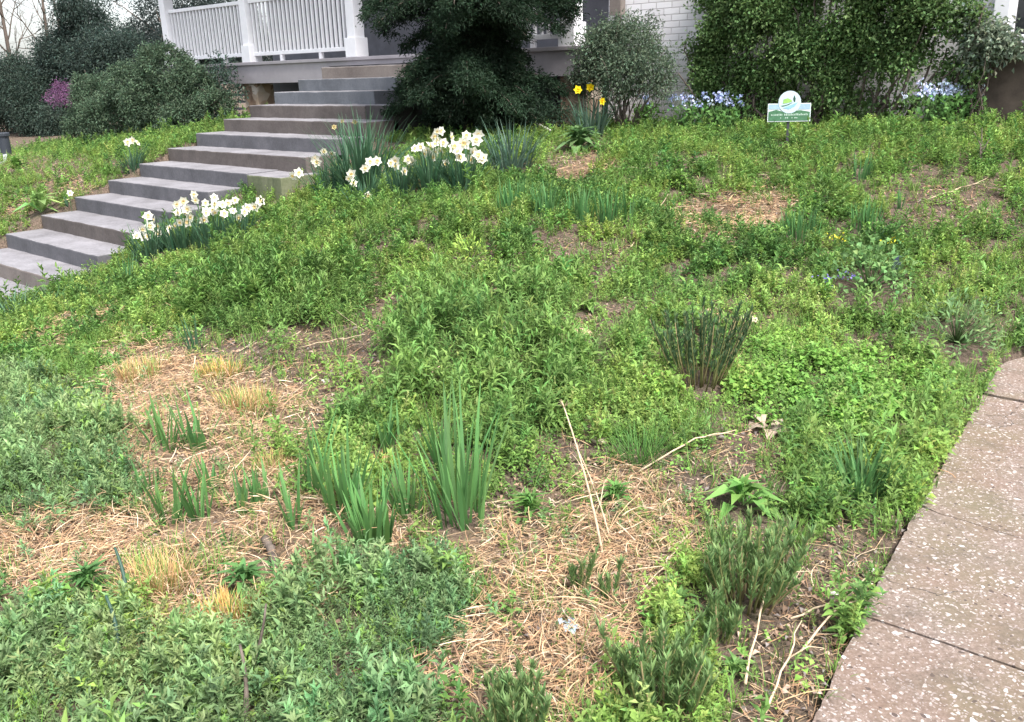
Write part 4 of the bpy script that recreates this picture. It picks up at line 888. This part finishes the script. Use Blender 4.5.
#---VEG---
# ================================================================== GROUND COVER (uncountable)
ZN = {  # cover by outline on the photograph; later entries lie on top
 'soilC': [(170, 355), (220, 318), (300, 325), (350, 288), (440, 290), (430, 345), (375, 385), (340, 420), (290, 400), (235, 390), (180, 372)],
 'strawA': [(95, 370), (150, 340), (235, 375), (290, 385), (305, 430), (290, 470), (330, 500), (400, 500), (435, 540), (400, 560), (340, 600), (250, 620), (190, 640), (120, 600), (60, 608), (-40, 590), (-40, 530), (60, 520), (130, 500), (115, 450)],
 'strawB': [(430, 540), (500, 520), (545, 470), (640, 465), (700, 500), (695, 560), (650, 610), (640, 650), (600, 722), (520, 760), (470, 722), (440, 690), (400, 690), (430, 640), (480, 600), (460, 560)],
 'strawD': [(505, 180), (560, 168), (600, 150), (618, 165), (590, 188), (550, 200), (515, 195)],
 'strawE': [(645, 225), (690, 205), (740, 195), (790, 190), (805, 220), (760, 236), (690, 240), (648, 236)],
 'strawH': [(20, 336), (60, 326), (105, 312), (140, 314), (120, 326), (60, 342), (20, 345)],
 'strawI': [(40, 185), (80, 178), (105, 190), (60, 200)],
 'strawJ': [(0, 205), (30, 198), (40, 212), (0, 225)],
 'soilF': [(640, 480), (700, 440), (740, 405), (790, 405), (795, 450), (760, 500), (800, 560), (740, 620), (700, 560), (690, 500)],
 'soilG': [(900, 510), (925, 520), (890, 600), (835, 740), (690, 780), (720, 640), (770, 590), (810, 545)],
 'soilH': [(905, 170), (1000, 180), (1024, 225), (930, 235), (870, 205)],
 'soilK': [(545, 150), (600, 130), (620, 150), (580, 175), (550, 172)],
 'phloxL': [(-60, 365), (50, 385), (130, 420), (125, 440), (140, 505), (60, 522), (-60, 530)],
 'phlox': [(-60, 612), (60, 612), (190, 640), (250, 625), (330, 603), (370, 562), (455, 560), (478, 600), (432, 640), (400, 690), (450, 700), (480, 800), (-60, 800)],
 'lance': [(380, 400), (395, 340), (450, 295), (540, 290), (590, 320), (610, 360), (590, 410), (550, 455), (500, 440), (440, 410)],
 'lance2': [(190, 300), (260, 265), (340, 280), (380, 305), (300, 340), (215, 330)],
 'dark2': [(640, 215), (560, 215), (500, 190), (520, 175), (600, 190), (700, 235), (780, 240), (900, 245), (900, 285), (760, 275), (660, 260)],
 'round': [(670, 370), (740, 335), (850, 345), (960, 385), (955, 425), (870, 440), (790, 425), (700, 410)],
 'edge': [(780, 450), (960, 400), (1000, 355), (915, 505), (850, 520), (800, 510)],
 'soilW': [(400, 104), (690, 104), (860, 100), (1100, 84), (1100, 116), (940, 126), (800, 122), (640, 128), (480, 136), (400, 140)],
 'soilX': [(0, 150), (40, 150), (110, 165), (60, 180), (0, 176)], 'soilZ': [(560, 230), (640, 238), (660, 262), (600, 275), (520, 262)], 'soilV': [(700, 300), (790, 310), (760, 335), (690, 325)], 'soilU': [(400, 545), (560, 455), (640, 450), (560, 500), (480, 540)],
 'soilY': [(480, 330), (560, 320), (640, 300), (600, 345), (520, 345)],
}
def zone(px, py):
    z = np.zeros(len(px), int); names = ['base'] + list(ZN)
    for i, k in enumerate(ZN): z[inpoly(px, py, ZN[k])] = i + 1
    return z, names
TYPES = {  # n leaves, height, leaf length, width, colour, low/high leaf elevation (deg)
 'phlox': (20, .085, .03, .0078, (.18, .28, .12), 15, 70), 'lance': (16, .14, .045, .0105, (.14, .245, .065), 10, 65),
 'fine': (15, .07, .02, .008, (.215, .325, .08), 5, 60), 'round': (9, .06, .025, .021, (.19, .34, .07), -5, 35),
 'weed': (12, .075, .028, .012, (.175, .285, .072), 0, 55), 'dark': (12, .085, .034, .011, (.1, .195, .055), 10, 60),
 'yel': (14, .1, .017, .007, (.25, .31, .1), 20, 70),
}
def plants(vm_, P, ty, sc_, low, coloff=None):
    n_, H, L, W, col, e0, e1 = TYPES[ty]; M_ = len(P)
    if M_ == 0: return
    sc_ = sc_ * rng.uniform(.55, 1.35, M_)
    tilt = rng.normal(0, .28, (M_, 2)); ax = np.stack([tilt[:, 0], tilt[:, 1], np.ones(M_)], 1)
    k = np.tile(np.arange(n_), M_); pi = np.repeat(np.arange(M_), n_); u = (k + rng.random(len(k))) / n_
    az = k * 2.399 + rng.random(M_)[pi] * 6.28 + rng.normal(0, .4, len(k)); el = np.radians(e0 + (e1 - e0) * u + rng.normal(0, 14, len(k)))
    B = P[pi] + ax[pi] * (H * sc_[pi] * (.12 + .88 * u ** .8))[:, None]
    if ty in ('round',): B = B + np.stack([np.cos(az), np.sin(az), 0 * az], 1) * (.02 * sc_[pi])[:, None]
    D = np.stack([np.cos(az) * np.cos(el), np.sin(az) * np.cos(el), np.sin(el)], 1)
    C = jcol(col, M_, .17, .09)[pi] * (1 + rng.normal(0, .12, (len(pi), 1)))
    if coloff is not None: C = C * coloff[pi]
    Lk = L * sc_[pi] * rng.uniform(.7, 1.2, len(k)) * (1.15 - .5 * u)
    vm_.leaves(B, D, np.array([[0, 0, 1.]]) - D * .3 + rng.normal(0, .25, D.shape), Lk, W / L * Lk, .35, np.clip(C, .01, .9), low, .5 if ty != 'round' else .6)
# candidates
def scatter(dens_near, seed, margin=130):
    r = np.random.default_rng(seed); out = []
    for (x0, x1, y0, y1) in [(-24, 1.3, -1.5, 13.5)]:
        A = (x1 - x0) * (y1 - y0); n = int(A * dens_near); x = r.uniform(x0, x1, n); y = r.uniform(y0, y1, n)
        d = np.sqrt(x ** 2 + y ** 2 + 2.2); k = r.random(n) < np.minimum(1, (2.6 / d) ** 1.2); x, y = x[k], y[k]
        z0 = np.full(len(x), -1.4); px, py, dd = pix(np.stack([x, y, z0], 1)); k = (dd > .5) & (px > -margin - 60) & (px < 1024 + margin) & (py < 722 + margin + 80)
        x, y = x[k], y[k]; z = terr(x, y); P = np.stack([x, y, z], 1); px, py, dd = pix(P)
        k = (dd > .6) & (px > -margin) & (px < 1024 + margin) & (py < 722 + margin) & (y < np.where(x > -17.3, 9.75, 13.5)) & ~inpoly(x, y, WALK)
        ins = (x > SX0 - .02) & (x < -8.36) & (y > 2.2) & ~((x > SX1 + .03) & (y < SY + 4 * ST))
        P = P[k & ~ins]
        for ex, ey, er in EXC + [(-8.05, 5.35, .42), (-7.9, 6.0, .42), (-8.0, 6.7, .4)]: P = P[(P[:, 0] - ex) ** 2 + (P[:, 1] - ey) ** 2 > er * er]
    return P
P = scatter(4600, 3); px, py, dd = pix(P)
jx = np.array([mn.noise((a * 3.3, b * 3.3, 1)) for a, b, _ in P]); jy = np.array([mn.noise((a * 3.3, b * 3.3, 9)) for a, b, _ in P]); j3 = np.array([mn.noise((a * 1.7, b * 1.7, 19)) for a, b, _ in P])
j4 = np.array([mn.noise((a * 6, b * 6, 29)) for a, b, _ in P])
nsc = 55 * np.clip(py / 500, .12, 1)
z, names = zone(px + (jx + .5 * j4) * nsc + rng.normal(0, 9, len(P)) * np.clip(py / 400, .2, 1), py + (jy - .4 * j4) * nsc * .7 + rng.normal(0, 6, len(P)) * np.clip(py / 400, .2, 1))
zn = np.array(names)[z]; u = rng.random(len(P))
DENS = {'base': .8, 'soilC': .1, 'strawA': .06, 'strawB': .1, 'strawD': .12, 'strawE': .06, 'strawH': .05, 'strawI': .12, 'strawJ': .12, 'soilF': .13, 'soilG': .06, 'soilH': .32, 'soilK': .25, 'soilW': .12, 'soilX': .3, 'soilZ': .35, 'soilV': .35, 'soilU': .3, 'soilY': .3,
        'phloxL': 1, 'phlox': 1, 'lance': .85, 'lance2': .95, 'dark2': .9, 'round': .85, 'edge': .9}
dn_ = np.array([DENS[k] for k in names])[z]
dn_ = dn_ * np.where(zn == 'base', np.clip(.8 + 2.6 * (j4 + .07) + .8 * j3, .08, 1.15), 1) * np.where((zn == 'phlox') | (zn == 'phloxL'), np.clip(1.1 + 1.3 * j4, .5, 1), 1)
keep = u < dn_; P, zn, dd, jx, jy, j3, j4 = P[keep], zn[keep], dd[keep], jx[keep], jy[keep], j3[keep], j4[keep]
py = py[keep]; px = px[keep]
ty = np.full(len(P), 'weed', dtype='<U6'); u = rng.random(len(P))
def setty(mask, table):
    c = 0
    for t_, p in table:
        ty[mask & (u >= c) & (u < c + p)] = t_; c += p
bm_ = zn == 'base'
setty(bm_ & (j3 > .05), [('fine', .55), ('yel', .07), ('weed', .38)]); setty(bm_ & (j3 <= .05) & (j3 > -.2), [('weed', .55), ('lance', .15), ('fine', .3)]); setty(bm_ & (j3 <= -.2), [('dark', .35), ('weed', .5), ('round', .15)])
setty(np.isin(zn, ['phlox', 'phloxL']), [('phlox', .9), ('weed', .1)]); setty(np.isin(zn, ['lance', 'lance2']), [('lance', .85), ('yel', .05), ('weed', .1)])
setty(zn == 'dark2', [('dark', .55), ('weed', .45)]); setty(zn == 'round', [('round', .7), ('yel', .08), ('weed', .22)]); setty(zn == 'edge', [('weed', .45), ('round', .15), ('fine', .25), ('lance', .15)])
setty(np.char.startswith(zn, 'soil'), [('weed', .5), ('fine', .3), ('round', .2)]); setty(np.char.startswith(zn, 'straw'), [('weed', .5), ('phlox', .3), ('fine', .2)])
NAMES = {'phlox': ('low_weeds', 'blue green leafy phlox mats along the bottom left of the bank', 'ground cover'), 'lance': ('leafy_weeds', 'taller narrow leaved dark green plants massed mid bank', 'weeds'),
  'fine': ('fine_weeds', 'fine bright green small leaved weeds spread over the bank', 'weeds'), 'round': ('clover', 'round leaved bright green cover near the walkway', 'ground cover'),
  'weed': ('weeds', 'mixed green weeds covering the sloping bank', 'weeds'), 'dark': ('dark_weeds', 'darker green weeds in the upper bank hollows', 'weeds'), 'yel': ('flowering_weeds', 'yellowish green flowering weeds standing above the rest', 'weeds')}
for t_ in TYPES:
    vm_ = VM(); mk = ty == t_
    s_ = (np.maximum(dd, 3) / 3) ** .16 * .86 * np.clip(1 + .8 * jx + 1.1 * j4, .5, 1.5) * np.where(np.char.startswith(zn, 'soil') | np.char.startswith(zn, 'straw'), .68, 1)
    co = (1 + .45 * j4 + .2 * j3)[:, None] * np.array([[1, 1, 1.]]) * np.stack([1 + .12 * j3, 1 + 0 * j3, 1 - .05 * j3], 1)
    for far in (False, True):
        q_ = mk & ((dd > 5.5) == far)
        Q = P[q_]
        plants(vm_, Q, t_, s_[q_], far, np.clip(co[q_], .4, 1.7))
    a, lab, cat = NAMES[t_]; tag(vm_.build(a, LEAF), lab, cat, kind='stuff')
# short grass everywhere
P = scatter(1500, 5); px, py, dd = pix(P); z, names = zone(px, py); zn = np.array(names)[z]; g4 = np.array([mn.noise((a * 2.7 + 3, b * 2.7, 41)) for a, b, _ in P])
pr = np.where(zn == 'base', .5, .12); pr = np.where(np.isin(zn, ['phlox', 'phloxL', 'round']), .1, pr); pr = pr * np.clip(.5 + 3.5 * g4, .08, 1.6); keep = rng.random(len(P)) < pr; P = P[keep]; dd = dd[keep]
vm_ = VM(); k_ = 9; n = len(P) * k_; B = np.repeat(P, k_, 0) + np.append(rng.normal(0, .012, (n, 2)), np.zeros((n, 1)), 1)
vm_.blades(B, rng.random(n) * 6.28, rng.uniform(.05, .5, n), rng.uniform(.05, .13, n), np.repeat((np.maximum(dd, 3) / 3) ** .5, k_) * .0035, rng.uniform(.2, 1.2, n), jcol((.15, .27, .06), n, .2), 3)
tag(vm_.build('grass', LEAF), 'short green grass blades growing between the weeds', 'grass', kind='stuff')
# straw, dead stems
P = scatter(15000, 6, 60); px, py, dd = pix(P)
jx = np.array([mn.noise((a * 3.3, b * 3.3, 1)) for a, b, _ in P]); jy = np.array([mn.noise((a * 3.3, b * 3.3, 9)) for a, b, _ in P])
nsc = 45 * np.clip(py / 500, .15, 1); z, names = zone(px + jx * nsc * .7 + rng.normal(0, 9, len(P)), py + jy * nsc * .5 + rng.normal(0, 6, len(P))); zn = np.array(names)[z]
pr = np.where(np.char.startswith(zn, 'straw'), .7, .045); pr = np.where(np.char.startswith(zn, 'soil'), .16, pr); pr = np.where(np.isin(zn, ['phlox', 'phloxL']), .012, pr)
pr = np.where(zn == 'strawB', .55, pr); j4 = np.array([mn.noise((a * 5 + 7, b * 5, 29)) for a, b, _ in P]); pr = pr * np.clip(1.1 + 1.0 * jx + 1.3 * j4, .15, 1.6)
keep = rng.random(len(P)) < pr; P, dd, zn, jx, jy = P[keep], dd[keep], zn[keep], jx[keep], jy[keep]
n = len(P); vm_ = VM(); seg = 4
az = rng.random(n) * 6.28 * .6 + jy * 6 + 1.0; L = rng.gamma(1.9, .036, n); el = rng.normal(.1, .16, n)
w_ = (.0009 + .0022 * rng.random(n) ** 2.5) * (np.maximum(dd, 3) / 3) ** .6; pos = P + np.stack([0 * az, 0 * az, rng.random(n) * .045 * np.char.startswith(zn, 'straw') + .008], 1)
rows = []; sd_ = rng.normal(0, .14, n)
for k in range(seg + 1):
    S = np.stack([-np.sin(az), np.cos(az), rng.normal(0, .5, n)], 1); rows += [pos - S * w_[:, None] / 2, pos + S * w_[:, None] / 2]
    pos = pos + np.stack([np.cos(az) * np.cos(el), np.sin(az) * np.cos(el), np.sin(el)], 1) * (L / seg)[:, None]; az = az + sd_; el = el - .09
    pos[:, 2] = np.maximum(pos[:, 2], terr(pos[:, 0], pos[:, 1]) + .006)
V = np.stack(rows, 1); K = 2 * seg + 2; t_ = []
for k in range(seg): t_ += [(2 * k, 2 * k + 1, 2 * k + 3), (2 * k, 2 * k + 3, 2 * k + 2)]
cs = np.array([(.52, .37, .22), (.48, .29, .165), (.36, .22, .14), (.66, .53, .38), (.18, .13, .09)]); pc = rng.choice(5, n, p=[.36, .26, .14, .14, .1])
C = cs[pc] * (.92 + rng.normal(0, .2, (n, 1))); dk = np.char.startswith(zn, 'soil') | (zn == 'base'); C[dk] *= .78
vm_.add(V, np.array(t_)[None] + (np.arange(n) * K)[:, None, None], np.repeat(C[:, None, :], K, 1))
tag(vm_.build('straw', DRY, smooth=False), 'dry tan straw and dead stems strewn over bare patches of the bank', 'straw', kind='stuff')
# leaf litter and mulch chips
P = scatter(2600, 8, 40); px, py, dd = pix(P); z, names = zone(px, py); zn = np.array(names)[z]
pr = np.where(np.char.startswith(zn, 'soil'), .5, .1); pr = np.where(np.char.startswith(zn, 'straw'), .45, pr); keep = rng.random(len(P)) < pr; P, dd = P[keep], dd[keep]; n = len(P)
a = rng.random(n) * 6.28; D = np.stack([np.cos(a), np.sin(a), rng.normal(.1, .3, n)], 1); cs = np.array([(.16, .11, .08), (.3, .2, .14), (.4, .3, .24), (.22, .19, .18), (.09, .065, .05)])
vm_ = VM(); vm_.leaves(P + (0, 0, .008), D, rng.normal(0, .35, (n, 3)) + (0, 0, 1), rng.uniform(.01, .034, n) * (dd / 3) ** .3, rng.uniform(.006, .018, n), .5, cs[rng.integers(0, 5, n)] * (1 + rng.normal(0, .15, (n, 1))))
tag(vm_.build('leaf_litter', DRY), 'brown leaf litter and mulch chips on the bare soil', 'leaf litter', kind='stuff')
